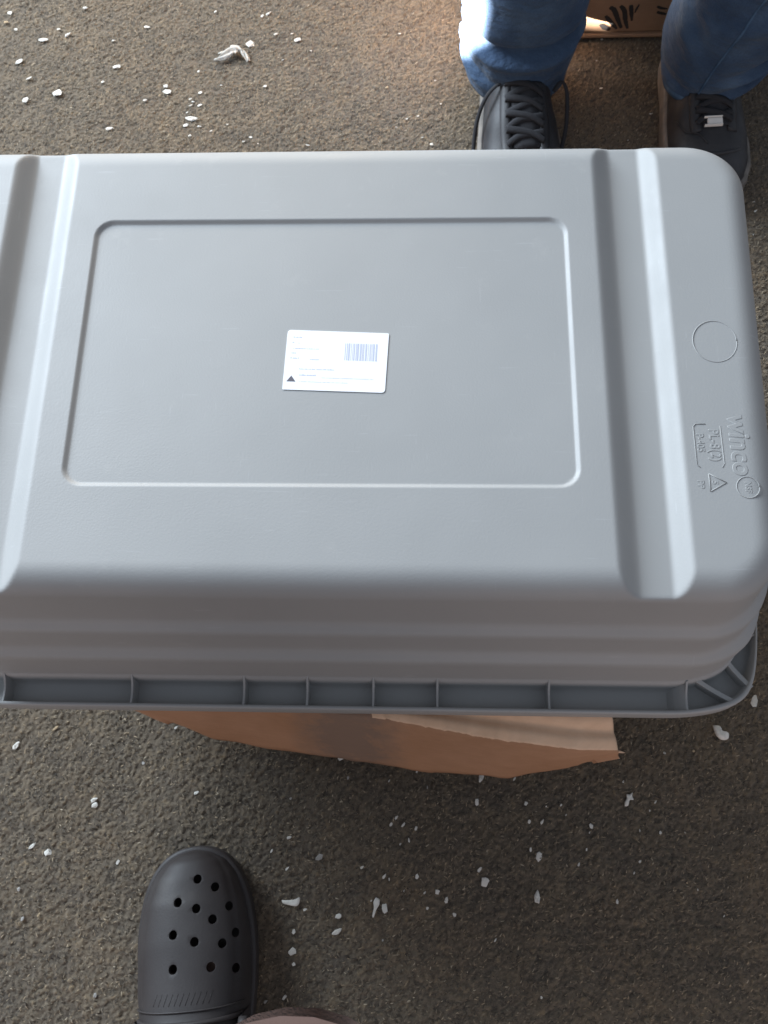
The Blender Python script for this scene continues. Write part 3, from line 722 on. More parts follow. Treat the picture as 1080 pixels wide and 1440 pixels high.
def sneaker(loc, rz, mirror, parent, tagged):
    """low lace-up shoe, toe towards local -y, heel at +y"""
    sh = empty('sneaker', Vector(loc)-PO, rz); sh.parent = parent
    # y, half width left, half width right, top height
    sec = [(-0.165, 0.012, 0.012, 0.030), (-0.158, 0.030, 0.028, 0.040), (-0.140, 0.043, 0.040, 0.047), (-0.110, 0.052, 0.048, 0.053), (-0.070, 0.055, 0.052, 0.062), (-0.030, 0.052, 0.049, 0.078),
           (0.005, 0.047, 0.044, 0.092), (0.040, 0.043, 0.040, 0.100), (0.080, 0.039, 0.038, 0.094), (0.110, 0.034, 0.034, 0.088), (0.128, 0.022, 0.022, 0.070), (0.134, 0.008, 0.008, 0.045)]
    def at(y):
        for i in range(len(sec)-1):
            if y <= sec[i+1][0]:
                f = max(0, (y-sec[i][0])/(sec[i+1][0]-sec[i][0])); f = f*f*(3-2*f)*0.3+f*0.7
                return [sec[i][k]+(sec[i+1][k]-sec[i][k])*f for k in (1, 2, 3)]
        return list(sec[-1][1:])
    def top(x, y):
        l_, r_, h = at(y); hw = (r_ if x > 0 else l_); u_ = min(1, abs(x)/max(hw, 1e-4)); return 0.022+(h-0.022)*(1-u_**2.6)**0.5
    rings = []
    for y in np.linspace(-0.165, 0.134, 46):
        l_, r_, h = at(y); ring = []
        if mirror: l_, r_ = r_, l_
        for k in range(25):
            a = math.pi*k/24; c = math.cos(a); s_ = math.sin(a)
            hw = r_ if c > 0 else l_
            x = math.copysign(abs(c)**0.75, c)*hw; z = 0.020+(h-0.020)*s_**0.85
            z += 0.0012*noise.noise((x*60, y*40, 2))
            ring.append((x, y, z))
        rings.append(ring)
    V, F = loft(rings, True, True, True); up = mesh('upper', V, F, m_leather, sh)
    # sole: slab with rolled edge, wider than the upper
    rg = []
    N_ = 72; out = []
    ysn = np.linspace(-0.165, 0.134, 37)
    for y in ysn: out.append((at(y)[0 if mirror else 1]+0.005, y))
    for y in ysn[::-1]: out.append((-at(y)[1 if mirror else 0]-0.005, y))
    out = [(x, y*1.03) for x, y in out]
    for (k, z) in ((0.93, 0.0), (0.985, 0.001), (1.0, 0.006), (1.0, 0.020), (0.985, 0.0255), (0.95, 0.027), (0.80, 0.027)): rg.append([(x*k, y*(1-(1-k)*0.4), z) for x, y in out])
    V, F = loft(rg, True, True, True); so = mesh('sole', V, F, m_sole, sh)
    # tongue and throat
    def strip(name, pts, wd, lift, m, par, th=0.0020):
        P = spline([(x, y, 0) for x, y in pts], 6); V = []; F = []
        for i, p in enumerate(P):
            tg = (P[min(i+1, len(P)-1)]-P[max(i-1, 0)]).normalized(); nn = Vector((-tg.y, tg.x, 0))
            for s_, dz in ((-1, -0.002), (-1, th*0.7), (-0.3, th), (0.3, th), (1, th*0.7), (1, -0.002)):
                q_ = p+nn*wd*s_; V.append((q_.x, q_.y, top(q_.x, q_.y)+lift+dz))
        n_ = 6
        for i in range(len(P)-1):
            for k in range(n_): F.append((i*n_+k, i*n_+(k+1) % n_, (i+1)*n_+(k+1) % n_, (i+1)*n_+k))
        F += [tuple(range(n_))[::-1], tuple(range((len(P)-1)*n_, len(P)*n_))]
        return mesh(name, V, F, m, par)
    strip('tongue', [(0.002, -0.075), (0.001, -0.03), (0, 0.01), (0, 0.04)], 0.017, 0.0012, m_lace, sh, 0.003)
    strip('eyelet_strip', [(-0.024, -0.082), (-0.025, -0.04), (-0.023, 0.0), (-0.021, 0.035)], 0.0065, 0.0008, m_leather, up, 0.003)
    strip('eyelet_strip', [(0.024, -0.082), (0.025, -0.04), (0.023, 0.0), (0.021, 0.035)], 0.0065, 0.0008, m_leather, up, 0.003)
    strip('toe_cap_seam', [(-0.044, -0.098), (-0.026, -0.112), (0, -0.118), (0.026, -0.112), (0.044, -0.098)], 0.0022, 0.0002, m_leather, up, 0.0022)
    rs = random.Random(2)
    for i in range(6):
        y = -0.070+i*0.0185
        strip('lace', [(-0.024, y), (-0.008, y+0.006+rs.uniform(-.002, .002)), (0.010, y+0.010), (0.024, y+0.013)], 0.0036, 0.0040, m_lace, sh, 0.0024)
        strip('lace', [(0.024, y+0.002), (0.008, y+0.0095), (-0.010, y+0.014), (-0.024, y+0.0175)], 0.0034, 0.0052, m_lace, sh, 0.0024)
    return sh, top
s1, top1 = sneaker((0.203, 0.545, 0), R_(3), False, person, True)
s2, top2 = sneaker((0.444, 0.562, 0), R_(3), True, person, True); s2.scale = (0.96, 0.81, 1)
# loose lace loops on the left-hand sneaker of the photo
for pts in ([(0.040, 0.000, 0.075), (0.050, 0.008, 0.082), (0.058, 0.000, 0.070), (0.058, -0.028, 0.045), (0.052, -0.050, 0.030), (0.046, -0.055, 0.036)],
            [(-0.020, 0.010, 0.092), (-0.044, -0.002, 0.080), (-0.058, -0.020, 0.055), (-0.064, -0.050, 0.030), (-0.067, -0.085, 0.012), (-0.066, -0.11, 0.006)]):
    V, F = tube(spline(pts, 8), 0.0027, 8, 0.6); mesh('lace_loop', V, F, m_lace, s1)
bm = bmesh.new(); box_bm(bm, (-0.001, -0.072, top2(-0.001, -0.072)+0.0062), (0.020, 0.009, 0.0035), Matrix.Rotation(0.25, 4, 'X'))
o = frombm('lace_clip', bm, m_tag, s2, False); bevel(o, 0.001, 2); o['label'] = 'pale metal clip on the laces'
for dy in (-1, 1):
    bm = bmesh.new(); box_bm(bm, (-0.003, -0.072+dy*0.0062, top2(-0.003, -0.072)+0.0066+dy*0.0015), (0.024, 0.0014, 0.0045)); bevel(frombm('clip_edge', bm, m_tag, s2, False), 0.0005, 2)
# curved panel seams on the right-hand sneaker
for pts in ([(-0.045, -0.05), (-0.036, -0.075), (-0.020, -0.085), (-0.010, -0.100)], [(-0.043, 0.0), (-0.030, -0.010), (-0.022, -0.03)]):
    P = [Vector((x, y, top2(x, y)+0.0003)) for x, y in [(p.x, p.y) for p in spline([(a, b_, 0) for a, b_ in pts], 6)]]
    V, F = tube(P, 0.0014, 6); mesh('panel_seam', V, F, m_leather, s2)

# ------------------------------------------------------------------ photographer's legs: clog at the bottom left
ph = tag(empty('person', (-0.12, -0.62, 0)), 'person in a dark perforated rubber clog and brown trousers at the near edge', 'person')
QO = Vector((-0.12, -0.62, 0))
clog = empty('clog', Vector((-0.1420, -0.519, 0))-QO, R_(6)); clog.parent = ph; clog.scale = (0.96, 1, 1)
csec = [(0.143, 0.004, 0.004, 0.022), (0.140, 0.018, 0.018, 0.034), (0.132, 0.033, 0.033, 0.043), (0.118, 0.045, 0.044, 0.051), (0.095, 0.055, 0.052, 0.059), (0.060, 0.0600, 0.0570, 0.067), (0.020, 0.0600, 0.0565, 0.075), (-0.002, 0.0575, 0.0540, 0.080), (0-0.010, 0.0560, 0.0520, 0.084), (-0.050, 0.054, 0.050, 0.086)]
def cat(y):
    if y >= csec[0][0]: return list(csec[0][1:])
    for i in range(len(csec)-1):
        if y >= csec[i+1][0]:
            f = (csec[i][0]-y)/(csec[i][0]-csec[i+1][0]); return [csec[i][k]+(csec[i+1][k]-csec[i][k])*f for k in (1, 2, 3)]
    return list(csec[-1][1:])
def cring(y, shrink, drop):
    l_, r_, h = cat(y); l_ = max(0.002, l_-shrink); r_ = max(0.002, r_-shrink); h = max(0.018, h-drop); ring = []
    for k in range(41):
        a = math.pi*k/40; c = math.cos(a); s_ = math.sin(a); hw = r_ if c > 0 else l_
        x = math.copysign(abs(c)**0.86, c)*hw; z = 0.012+(h-0.012)*s_**0.72
        if drop == 0:
            side = abs(c)
            z += -0.0016*math.exp(-((side-0.80)/0.05)**2)          # moulded line round the toe
        ring.append((x, y, z))
    return ring
yy = [0.1428-0.1528*((k/44)**1.35) for k in range(45)]
outer = [cring(y, 0, 0) for y in yy]
lipo = cring(yy[-1], -0.0025, -0.003); lipo = [(x, y-0.003, z) for x, y, z in lipo]
inner = [cring(y, 0.0045, 0.0048) for y in yy[::-1][:-6]]
inner = [[(x, min(y, 0.134), max(z, 0.0121)) for x, y, z in r] for r in inner]
V, F = loft(outer+[lipo]+inner, True, True, True)
up = mesh('upper', V, F, m_clog, clog)
bm = bmesh.new(); bm.from_mesh(up.data); bmesh.ops.recalc_face_normals(bm, faces=bm.faces); bm.to_mesh(up.data); bm.free()
up.data.polygons.foreach_set('use_smooth', [True]*len(up.data.polygons))
HO = [(-0.1441, -0.4026), (-0.1233, -0.4092), (-0.1625, -0.4241), (-0.1419, -0.4287), (-0.1053, -0.4260), (-0.1238, -0.4378), (-0.1627, -0.4524), (-0.1401, -0.4575), (-0.1119, -0.4587), (-0.0960, -0.4497), (-0.1579, -0.4813), (-0.1220, -0.4786), (-0.0946, -0.4804)]
cm = Matrix.Translation((-0.1420, -0.519, 0)) @ Matrix.Rotation(R_(6), 4, 'Z') @ Matrix.Diagonal((0.96, 1, 1, 1)); ci = cm.inverted()
bm = bmesh.new()
for (x, y) in HO:
    p = ci @ Vector((x, y, 0)); g = bmesh.ops.create_cone(bm, segments=20, radius1=0.0042, radius2=0.0046, depth=0.10, cap_ends=True)
    tilt = Matrix.Rotation(-p.x*7.0*-1, 4, 'Y') @ Matrix.Rotation(0.0, 4, 'X')
    bmesh.ops.transform(bm, matrix=Matrix.Translation((p.x, p.y, 0.070)) @ tilt, verts=g['verts'])
me = bpy.data.meshes.new('cut'); bm.to_mesh(me); bm.free(); cutter = obj_data('cut', me, clog)
md = up.modifiers.new('holes', 'BOOLEAN'); md.object = cutter; md.solver = 'EXACT'; md.use_self = True
bpy.context.view_layer.update(); dg = bpy.context.evaluated_depsgraph_get()
nm_ = bpy.data.meshes.new_from_object(up.evaluated_get(dg)); print('clog upper faces', len(up.data.polygons), '->', len(nm_.polygons))
up.modifiers.clear(); up.data = nm_; bpy.data.objects.remove(cutter)
ms = up.modifiers.new('bev', 'BEVEL'); ms.width = 0.0008; ms.segments = 2; ms.limit_method = 'ANGLE'; ms.angle_limit = R_(50)
# sole with welt, full length
so = [];
hs = [(0.146, 0.005), (0.143, 0.020), (0.134, 0.036), (0.118, 0.049), (0.095, 0.058), (0.060, 0.0632), (0.020, 0.0622), (-0.030, 0.055), (-0.080, 0.047), (-0.120, 0.0445), (-0.135, 0.038), (-0.144, 0.024), (-0.147, 0.008)]
out = [(w_*0.97, y) for y, w_ in hs]+[(-w_, y) for y, w_ in hs[::-1]]
P = spline([(x, y, 0) for x, y in out]+[(out[0][0], out[0][1], 0)], 4)[:-1]
rg = [[(p.x*k, p.y*(1-(1-k)*0.5), z) for p in P] for (k, z) in ((0.92, 0.0), (0.985, 0.001), (1.0, 0.005), (0.992, 0.011), (1.0, 0.0125), (1.0, 0.019), (0.985, 0.0215), (0.94, 0.022))]
V, F = loft(rg, True, True, True); mesh('sole', V, F, m_clog, clog)
# heel cup
pts = [(-0.054, -0.005), (-0.050, -0.045), (-0.047, -0.09), (-0.043, -0.122), (-0.026, -0.138), (0, -0.142), (0.026, -0.138), (0.043, -0.122), (0.047, -0.09), (0.050, -0.045), (0.053, -0.005)]
P = spline([(x, y, 0) for x, y in pts], 6); rg = []
for (k, z) in ((1.02, 0.018), (1.0, 0.05), (1.02, 0.058), (0.96, 0.060), (0.92, 0.056), (0.92, 0.02)): rg.append([(p.x*k, -0.04+(p.y+0.04)*k, z) for p in P])
V, F = loft(rg, False); mesh('heel_cup', V, F, m_clog, clog)
V, F = tube(spline([(-0.054, -0.012, 0.062), (-0.053, -0.08, 0.070), (-0.035, -0.148, 0.078), (0, -0.160, 0.079), (0.035, -0.148, 0.078), (0.051, -0.08, 0.070), (0.053, -0.012, 0.062)], 6), 0.008, 10, 0.35, (1, 0, 0)); mesh('heel_strap', V, F, m_clog, clog)
for sx in (-1, 1):
    V, F = tube([(sx*0.050, -0.014, 0.062), (sx*0.0575, -0.014, 0.062), (sx*0.059, -0.014, 0.062)], [0.0075, 0.0075, 0.005], 18); mesh('strap_rivet', V, F, m_clog, clog)
# raised lip and worn ribbing just ahead of the opening
for k, (y, r) in enumerate(((-0.006, 0.0024), (0.004, 0.0009))):
    ring = [Vector(p) for p in cring(y, -0.0006, -0.0006)][5:36]; V, F = tube(ring, r, 8); mesh('opening_lip', V, F, m_clog, clog)
for k in range(11):
    x = -0.030+k*0.0055; y0 = 0.014
    def ztop(x, y):
        l_, r_, h = cat(y); hw = r_ if x > 0 else l_; c = min(1, abs(x)/hw)**(1/0.86); return 0.012+(h-0.012)*math.sqrt(max(0, 1-c*c))**0.72
    P = [Vector((x-0.002+0.004*t, y0-0.005+0.010*t, ztop(x-0.002+0.004*t, y0-0.005+0.010*t)+0.0001)) for t in (0, 0.5, 1)]
    V, F = tube(P, 0.00022, 6); mesh('raised_rib', V, F, m_clog, clog)
# foot and lower leg: one surface
fp = spline([(-0.134, -0.470, 0.028), (-0.135, -0.500, 0.034), (-0.137, -0.540, 0.048), (-0.139, -0.590, 0.070), (-0.140, -0.625, 0.12), (-0.138, -0.64, 0.22), (-0.13, -0.65, 0.40)], 5)
fr = np.interp(np.linspace(0, 1, len(fp)), [0, .16, .33, .5, .66, .83, 1], [0.012, 0.024, 0.030, 0.034, 0.036, 0.042, 0.055])
V, F = tube([p-QO for p in fp], list(fr), 20, 0.9); mesh('body', V, F, m_skin, ph)
# brown trousers, one mesh: two legs and hips, the nearer knee bent forwards
V = []; F = []
for pth, rad in (([(-0.14, -0.645, 0.16), (-0.14, -0.648, 0.30), (-0.13, -0.65, 0.50), (-0.10, -0.66, 0.70), (-0.06, -0.68, 0.88)], (0.072, 0.078, 0.085, 0.098, 0.11)),
                 ([(0.05, -0.72, 0.07), (0.04, -0.68, 0.22), (0.015, -0.572, 0.42), (0.012, -0.506, 0.49), (0.02, -0.59, 0.64), (0.02, -0.68, 0.88)], (0.075, 0.080, 0.080, 0.076, 0.095, 0.11))):
    P = [p-QO for p in spline(pth, 8)]; r_ = np.interp(np.linspace(0, 1, len(P)), np.linspace(0, 1, len(rad)), rad)
    r_ = [a*(1+0.04*noise.noise((i*0.5, 1, 1))) for i, a in enumerate(r_)]
    v_, f_ = tube(P, list(r_), 28, 1.0); o0 = len(V); V += v_; F += [tuple(a+o0 for a in f) for f in f_]
v_, f_ = tube([Vector(p)-QO for p in ((-0.02, -0.68, 0.80), (-0.02, -0.685, 0.90), (-0.02, -0.69, 1.02))], [0.13, 0.165, 0.15], 28); o0 = len(V); V += v_; F += [tuple(a+o0 for a in f) for f in f_]
mesh('trousers', V, F, m_brown, ph)

# ------------------------------------------------------------------ white crumbs on the carpet
def crumb_mesh(seed, m, elong):
    r = random.Random(seed); n_ = r.choice((7, 8, 9)); A = sorted(r.uniform(0, 2*math.pi/n_)+2*math.pi*k/n_ for k in range(n_))
    top = []; V = []; th = r.uniform(0.05, 0.13)
    R0 = [r.uniform(0.34, 0.54) for _ in A]
    for z, s_ in ((0, 0.86), (th*0.5, 1.0), (th, 0.78), (th*1.15, 0.35)):
        for a, q_ in zip(A, R0): V.append((math.cos(a)*q_*s_, math.sin(a)*q_*s_*elong, z+r.uniform(-0.03, 0.05)*(z > th*0.9)))
    F = [tuple(range(n_))[::-1]]
    for j in range(3):
        for k in range(n_): F.append((j*n_+k, j*n_+(k+1) % n_, (j+1)*n_+(k+1) % n_, (j+1)*n_+k))
    F.append(tuple(range(3*n_, 4*n_)))
    me = bpy.data.meshes.new('plaster_crumb'); me.from_pydata(V, [], F); me.materials.append(m); me.update(); return me
CM = {k: [crumb_mesh(s_*7+ord(k), m_chip[k], (0.5, 0.62, 0.8, 0.95)[s_ % 4]) for s_ in range(8)] for k in 'wgt'}
CH = [
(-0.4258,0.7836,0.0096,6,'w'),(-0.5381,0.7766,0.0075,0,'w'),(-0.5407,0.759,0.0075,14,'t'),(-0.5237,0.7452,0.0064,2,'w'),(-0.4805,0.7244,0.0148,-1,'w'),
(-0.46,0.7439,0.0064,15,'w'),(-0.4448,0.7329,0.0106,40,'w'),(-0.5096,0.6856,0.0126,35,'w'),(-0.4914,0.6543,0.0083,33,'w'),(-0.491,0.6162,0.0103,6,'w'),
(-0.4463,0.6268,0.0144,21,'w'),(-0.3829,0.646,0.0062,8,'w'),(-0.3654,0.6726,0.0124,3,'w'),(-0.3761,0.721,0.0063,0,'w'),(-0.3284,0.7452,0.0084,5,'w'),
(-0.2301,0.7726,0.0053,41,'w'),(-0.2169,0.6956,0.0072,36,'w'),(-0.2119,0.6839,0.0041,35,'w'),(-0.2461,0.6627,0.0051,35,'w'),(-0.2908,0.6368,0.0071,4,'w'),
(-0.2868,0.6267,0.0132,10,'w'),(-0.2984,0.6206,0.0051,26,'t'),(-0.3178,0.6122,0.0061,31,'w'),(-0.2399,0.6247,0.0071,37,'w'),(-0.2531,0.6136,0.0051,39,'w'),
(-0.2496,0.6086,0.0061,0,'w'),(-0.2521,0.6024,0.0061,25,'w'),(-0.239,0.6022,0.0071,28,'w'),(-0.2561,0.5901,0.004,20,'w'),(-0.2491,0.579,0.0161,3,'w'),
(-0.2561,0.5681,0.009,18,'w'),(-0.2369,0.5654,0.007,0,'w'),(-0.2194,0.5578,0.005,41,'w'),(-0.2486,0.5498,0.005,38,'w'),(-0.3631,0.5635,0.0101,22,'w'),
(-0.2114,0.6368,0.0051,10,'w'),(-0.1512,0.7668,0.0094,40,'w'),(-0.1604,0.763,0.0063,23,'w'),(-0.1386,0.7281,0.0083,39,'w'),(-0.1747,0.7104,0.0134,37,'w'),
(-0.1149,0.7289,0.0052,20,'w'),(-0.1061,0.7169,0.0103,15,'w'),(-0.1258,0.681,0.0041,24,'w'),(-0.1973,0.5685,0.004,16,'w'),(-0.1485,0.6344,0.0061,3,'w'),
(-0.1629,0.5462,0.0059,10,'w'),(-0.1724,0.5391,0.0049,35,'w'),(-0.1524,0.5353,0.003,-2,'w'),(-0.0834,0.532,0.0059,-2,'w'),(-0.0857,0.697,0.0041,26,'w'),
(0.0412,0.7257,0.0041,9,'w'),(0.0244,0.629,0.005,21,'t'),(0.0921,0.6404,0.004,18,'w'),(0.0529,0.5745,0.0039,12,'w'),(0.0685,0.5791,0.0039,44,'w'),
(0.0383,0.5602,0.0039,4,'w'),(0.0746,0.5429,0.0039,15,'w'),(0.0873,0.5309,0.0058,5,'w'),(0.1,0.5994,0.003,26,'w'),(0.3285,0.7096,0.005,8,'w'),
(0.3225,0.6228,0.0059,12,'w'),(0.3194,0.6715,0.003,32,'w'),(0.3874,0.5779,0.0058,11,'w'),(0.3536,0.5344,0.0029,22,'w'),(0.5114,0.4187,0.0055,40,'w'),
(0.5111,0.4331,0.0028,0,'w'),(0.5047,0.3828,0.0027,53,'w'),(-0.3295,-0.255,0.008,38,'t'),(-0.3707,-0.274,0.0095,65,'w'),(-0.1945,-0.2522,0.0055,57,'w'),
(-0.2772,-0.3298,0.0085,38,'w'),(-0.275,-0.3348,0.0077,43,'w'),(-0.1657,-0.3205,0.0062,35,'w'),(-0.3382,-0.3777,0.0084,49,'w'),(-0.3204,-0.3837,0.0084,29,'w'),
(-0.2437,-0.392,0.0061,61,'w'),(-0.3464,-0.4205,0.0061,71,'g'),(-0.3384,-0.449,0.006,74,'g'),(-0.3217,-0.4446,0.006,63,'t'),(-0.2528,-0.5182,0.0065,74,'g'),
(-0.227,-0.2905,0.0047,27,'g'),(-0.0104,-0.2796,0.0108,41,'w'),(-0.002,-0.3023,0.0046,75,'g'),(-0.0354,-0.2941,0.0046,65,'t'),(0.0425,-0.3045,0.0031,70,'w'),
(0.0837,-0.3104,0.0046,97,'g'),(0.1414,-0.2984,0.0121,81,'w'),(0.1365,-0.3246,0.0075,90,'w'),(0.0722,-0.2945,0.0031,64,'w'),(0.0506,-0.3419,0.006,59,'w'),
(0.0454,-0.3484,0.0053,72,'w'),(0.0582,-0.3489,0.006,56,'w'),(0.0718,-0.3522,0.0052,69,'w'),(0.0644,-0.3643,0.0052,98,'w'),(0.0555,-0.368,0.003,66,'w'),
(-0.0631,-0.3245,0.0038,27,'g'),(-0.0626,-0.3639,0.0053,29,'w'),(-0.0302,-0.3829,0.0097,35,'g'),(-0.0808,-0.3776,0.0045,66,'w'),(-0.0633,-0.3947,0.006,45,'w'),
(0.0156,-0.3917,0.0045,41,'w'),(0.0388,-0.4002,0.0067,54,'w'),(0.0441,-0.4028,0.0037,99,'w'),(0.0728,-0.3995,0.0066,71,'w'),(0.1385,-0.3913,0.0066,60,'w'),
(-0.0428,-0.4338,0.0052,29,'w'),(-0.0073,-0.4391,0.0073,29,'w'),(-0.009,-0.4538,0.0102,35,'w'),(-0.0536,-0.4548,0.0059,60,'w'),(-0.0541,-0.4733,0.0087,34,'w'),
(-0.052,-0.485,0.0043,29,'w'),(-0.0598,-0.5154,0.0064,51,'w'),(0.026,-0.4236,0.0029,62,'w'),(0.0401,-0.4307,0.0095,99,'w'),(0.081,-0.415,0.0044,56,'w'),
(0.0942,-0.414,0.0059,76,'w'),(0.1037,-0.4213,0.0066,88,'w'),(0.084,-0.4297,0.0036,70,'w'),(0.1116,-0.4352,0.0051,99,'w'),(0.1434,-0.4035,0.0103,73,'w'),
(0.1532,-0.4581,0.0043,62,'w'),(0.0385,-0.4607,0.0036,70,'g'),(-0.079,-0.5197,0.005,28,'g'),(0.0597,-0.4134,0.0029,71,'w'),(0.177,-0.3,0.0053,62,'w'),
(0.3386,-0.271,0.0038,94,'w'),(0.3697,-0.2683,0.0038,91,'t'),(0.2928,-0.301,0.003,74,'w'),(0.3249,-0.3213,0.0045,51,'w'),(0.3183,-0.3299,0.0022,62,'w'),
(0.1883,-0.3251,0.0052,62,'w'),(0.2099,-0.3276,0.0022,60,'w'),(0.2257,-0.3259,0.0037,61,'w'),(0.1915,-0.3429,0.0052,93,'w'),(0.2048,-0.3433,0.0067,57,'w'),
(0.2304,-0.3358,0.0022,52,'w'),(0.2559,-0.3466,0.0067,96,'w'),(0.254,-0.353,0.003,78,'w'),(0.3066,-0.3499,0.0029,99,'w'),(0.3277,-0.3516,0.0044,70,'w'),
(0.3534,-0.3511,0.0022,95,'w'),(0.2502,-0.3697,0.0037,82,'w'),(0.192,-0.3709,0.0052,89,'w'),(0.2006,-0.3769,0.0103,87,'w'),(0.2414,-0.3844,0.0044,74,'w'),
(0.3044,-0.3804,0.0044,54,'w'),(0.2978,-0.3915,0.0036,60,'w'),(0.197,-0.4173,0.0138,93,'w'),(0.2786,-0.4195,0.0058,94,'w'),(0.3615,-0.4064,0.0029,96,'w'),
(0.3857,-0.4305,0.0028,66,'w'),(0.1979,-0.5091,0.0035,82,'w'),(0.3513,-0.3999,0.0022,89,'t'),(0.4402,-0.2141,0.013,82,'w')
]
def region(x, y):
    if y > 0.3:
        if x > 0.5: return 'on the carpet to the right of the tub'
        if x > 0.25: return 'on the carpet between the legs of the person in jeans'
        if x > -0.10: return 'on the carpet beyond the tub, just left of the jeans'
        if x > -0.33: return 'on the carpet around and left of the torn film scrap'
        return 'on the carpet in the far left corner'
    if x > 0.36: return 'on the carpet near the right corner of the tub'
    if x < -0.21: return 'on the carpet left of the clog'
    if y > -0.33 and x < 0.13: return 'on the shaded carpet close in front of the sagging box flap'
    if x < 0.0: return 'on the carpet just right of the clog'
    if x < 0.135: return 'on the dark carpet in the near middle'
    return 'on the dark carpet in the near right part'
SHORT = {'on the carpet to the right of the tub': 'right of the tub', 'on the carpet between the legs of the person in jeans': 'between the jeans legs',
    'on the carpet beyond the tub, just left of the jeans': 'left of the jeans', 'on the carpet around and left of the torn film scrap': 'around the film scrap',
    'on the carpet in the far left corner': 'in the far left corner', 'on the carpet near the right corner of the tub': "by the tub's right corner",
    'on the carpet left of the clog': 'left of the clog', 'on the shaded carpet close in front of the sagging box flap': 'in front of the flap',
    'on the carpet just right of the clog': 'right of the clog', 'on the dark carpet in the near middle': 'in the near middle', 'on the dark carpet in the near right part': 'in the near right part'}
RANK = ['largest', 'second largest', 'third largest']
KN = {'w': 'white', 'g': 'greyish', 't': 'tan'}
NW = 'zero one two three four five six seven eight nine ten eleven twelve thirteen fourteen fifteen sixteen seventeen eighteen nineteen twenty'.split()+['over twenty']
byr = {}
for c in CH: byr.setdefault(region(c[0], c[1]), []).append(c)
def rel(dx, dy):
    v_ = 'beyond' if dy > 0 else 'nearer than'; h_ = 'right of' if dx > 0 else 'left of'
    if abs(dx) > 2*abs(dy): return h_
    if abs(dy) > 2*abs(dx): return v_
    return ('beyond-' if dy > 0 else 'nearer-')+h_
for rg_, L in byr.items():
    L.sort(key=lambda c: (c[4] != 'w', -c[2])); marks = []
    for i, c in enumerate(L):
        sz = c[2]; me = CM[c[4]][(i*3+len(rg_)) % 8]; col = KN[c[4]]
        o = bpy.data.objects.new('plaster_crumb', me); C.objects.link(o)
        if len(L) == 1: lab = f'lone {col} plaster crumb {rg_}'
        elif i < min(3, len(L)-1) and c[4] == 'w': lab = f'{RANK[i]} white crumb {rg_}'; marks.append((c, RANK[i]))
        else:
            m_ = min(marks, key=lambda m: math.hypot(m[0][0]-c[0], m[0][1]-c[1])); dx, dy = c[0]-m_[0][0], c[1]-m_[0][1]
            cm_ = NW[min(len(NW)-1, max(1, round(math.hypot(dx, dy)*100)))]
            lab = f'{"small" if sz > 0.0058 else "tiny"} {col} crumb {cm_} cm {rel(dx, dy)} the {m_[1]} {SHORT[rg_]}'
        f = 1.12 if sz > 0.007 else 1.0
        o.location = (c[0], c[1], -0.0002); o.scale = (sz*f, sz*f*random.uniform(0.8, 1.05), sz*random.uniform(0.8, 1.2))
        o.rotation_euler = (random.uniform(-.15, .15), random.uniform(-.15, .15), R_(c[3]))
        tag(o, lab, 'plaster crumb', 'plaster crumbs scattered on the carpet')

# three odd-shaped bits
def blob_piece(name, outline, loc, rz, th, m, label, cat):
    P = spline([(x, y, 0) for x, y in outline]+[(outline[0][0], outline[0][1], 0)], 4)[:-1]
    V = []; n_ = len(P)
    for z, s_ in ((0, 0.93), (th*0.5, 1.0), (th, 0.85), (th*1.15, 0.4)):
        for i, p in enumerate(P): V.append((p.x*s_, p.y*s_, z+th*0.25*noise.noise((p.x*300, p.y*300, z*100))))
    F = [tuple(range(n_))[::-1]]
    for j in range(3):
        for k in range(n_): F.append((j*n_+k, j*n_+(k+1) % n_, (j+1)*n_+(k+1) % n_, (j+1)*n_+k))
    F.append(tuple(range(3*n_, 4*n_)))
    o = mesh(name, V, F, m, None, True); o.location = loc; o.rotation_euler = (0, 0, rz); tag(o, label, cat); return o
blob_piece('plaster_flake', [(-0.0095, 0.002), (-0.003, 0.0018), (0.004, 0.0022), (0.0095, 0.0042), (0.0092, -0.001), (0.006, -0.0042), (-0.002, -0.003), (-0.008, -0.001)], (-0.0579, -0.4267, -0.0003), 0.05, 0.0012, m_chip['w'],
           'long jagged white flake on the carpet just right of the clog', 'plaster flake')
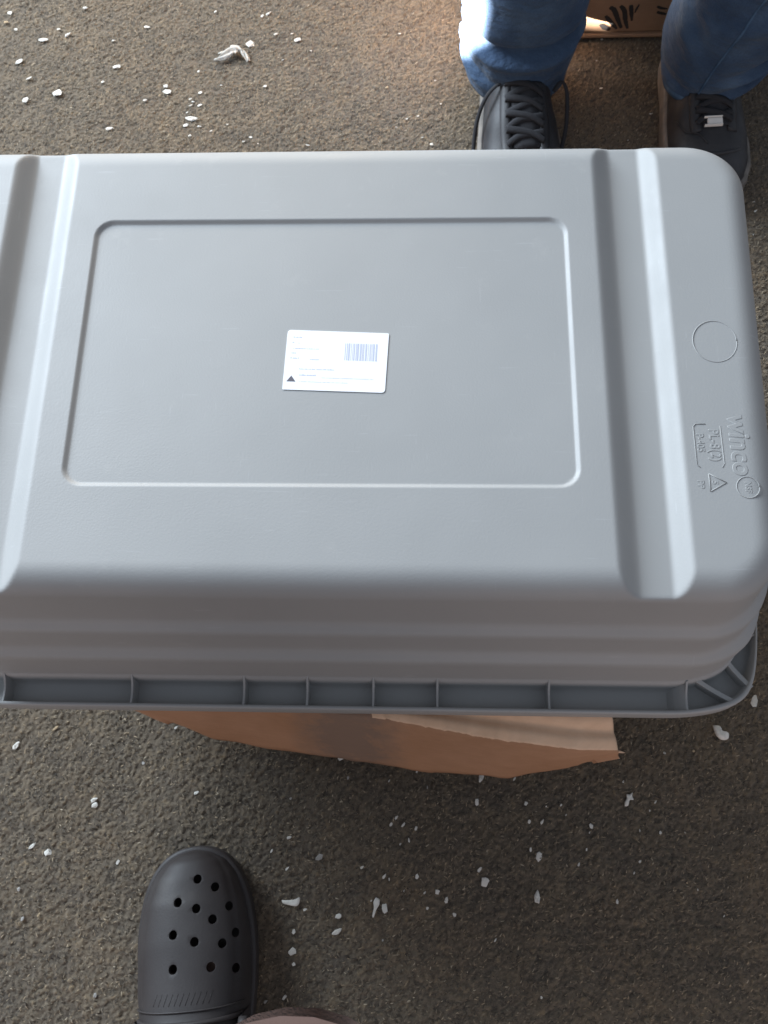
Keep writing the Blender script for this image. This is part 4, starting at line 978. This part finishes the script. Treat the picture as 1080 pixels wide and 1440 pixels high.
blob_piece('plaster_flake', [(-0.001, 0.0085), (0.003, 0.0070), (0.0035, 0.002), (0.0012, -0.003), (-0.0004, -0.0105), (-0.0022, -0.0095), (-0.0015, -0.002), (-0.0028, 0.004)], (0.0305, -0.4289, -0.0003), -0.12, 0.0013, m_chip['w'],
           'white drop-shaped flake on the carpet in the near middle', 'plaster flake')
blob_piece('plaster_flake', [(-0.005, -0.007), (-0.0012, -0.0062), (0.001, -0.001), (0.0052, -0.0005), (0.0042, 0.003), (0.0050, 0.0068), (0.0018, 0.0048), (-0.0015, 0.0052), (-0.0018, 0.0012), (-0.0045, -0.003)], (0.2969, -0.3189, -0.0003), 0.05, 0.0016, m_chip['w'],
           'knobbly star-like cream flake on the carpet right of the flap', 'plaster flake')
blob_piece('plaster_flake', [(-0.006, 0.007), (0.001, 0.006), (0.003, 0.001), (0.009, -0.002), (0.008, -0.008), (0.001, -0.009), (-0.004, -0.004)], (0.3985, -0.2475, -0.0003), 0.1, 0.0050, m_chip['w'],
           'lumpy white plaster piece on the carpet touching the rim corner of the tub in view', 'plaster flake')
# torn translucent film scrap: crumpled wing shape
V = []; F = []
spine = spline([(-0.030, -0.012, 0.001), (-0.016, -0.008, 0.004), (-0.004, 0.0015, 0.006), (0.006, 0.004, 0.005), (0.014, -0.004, 0.003), (0.020, -0.014, 0.001)], 8)
for i, p in enumerate(spine):
    t = i/(len(spine)-1); wd = 0.0008+0.0062*math.sin(math.pi*min(1, t*1.45))**1.2 if t < 0.69 else 0.0026+0.001*math.sin(t*9)
    tg = (spine[min(i+1, len(spine)-1)]-spine[max(i-1, 0)]).normalized(); nn = Vector((-tg.y, tg.x, 0))
    if 0.42 < t < 0.60: wd *= 1.5
    for k in range(9):
        s_ = -1+2*k/8; q_ = p+nn*wd*s_; V.append((q_.x, q_.y, max(0.0004, p.z+0.0016*math.sin(s_*5+t*14)+0.0015*noise.noise((q_.x*300, q_.y*300, 0)))))
    if i:
        for k in range(8): a = (i-1)*9+k; F.append((a, a+1, a+10, a+9))
sc = mesh('film_scrap', V, F, m_film); sc.location = (-0.1945, 0.6920, 0.0005)
md = sc.modifiers.new('thick', 'SOLIDIFY'); md.thickness = 0.0006
tag(sc, 'torn whitish plastic film scrap lying on the carpet beyond the tub', 'plastic scrap')
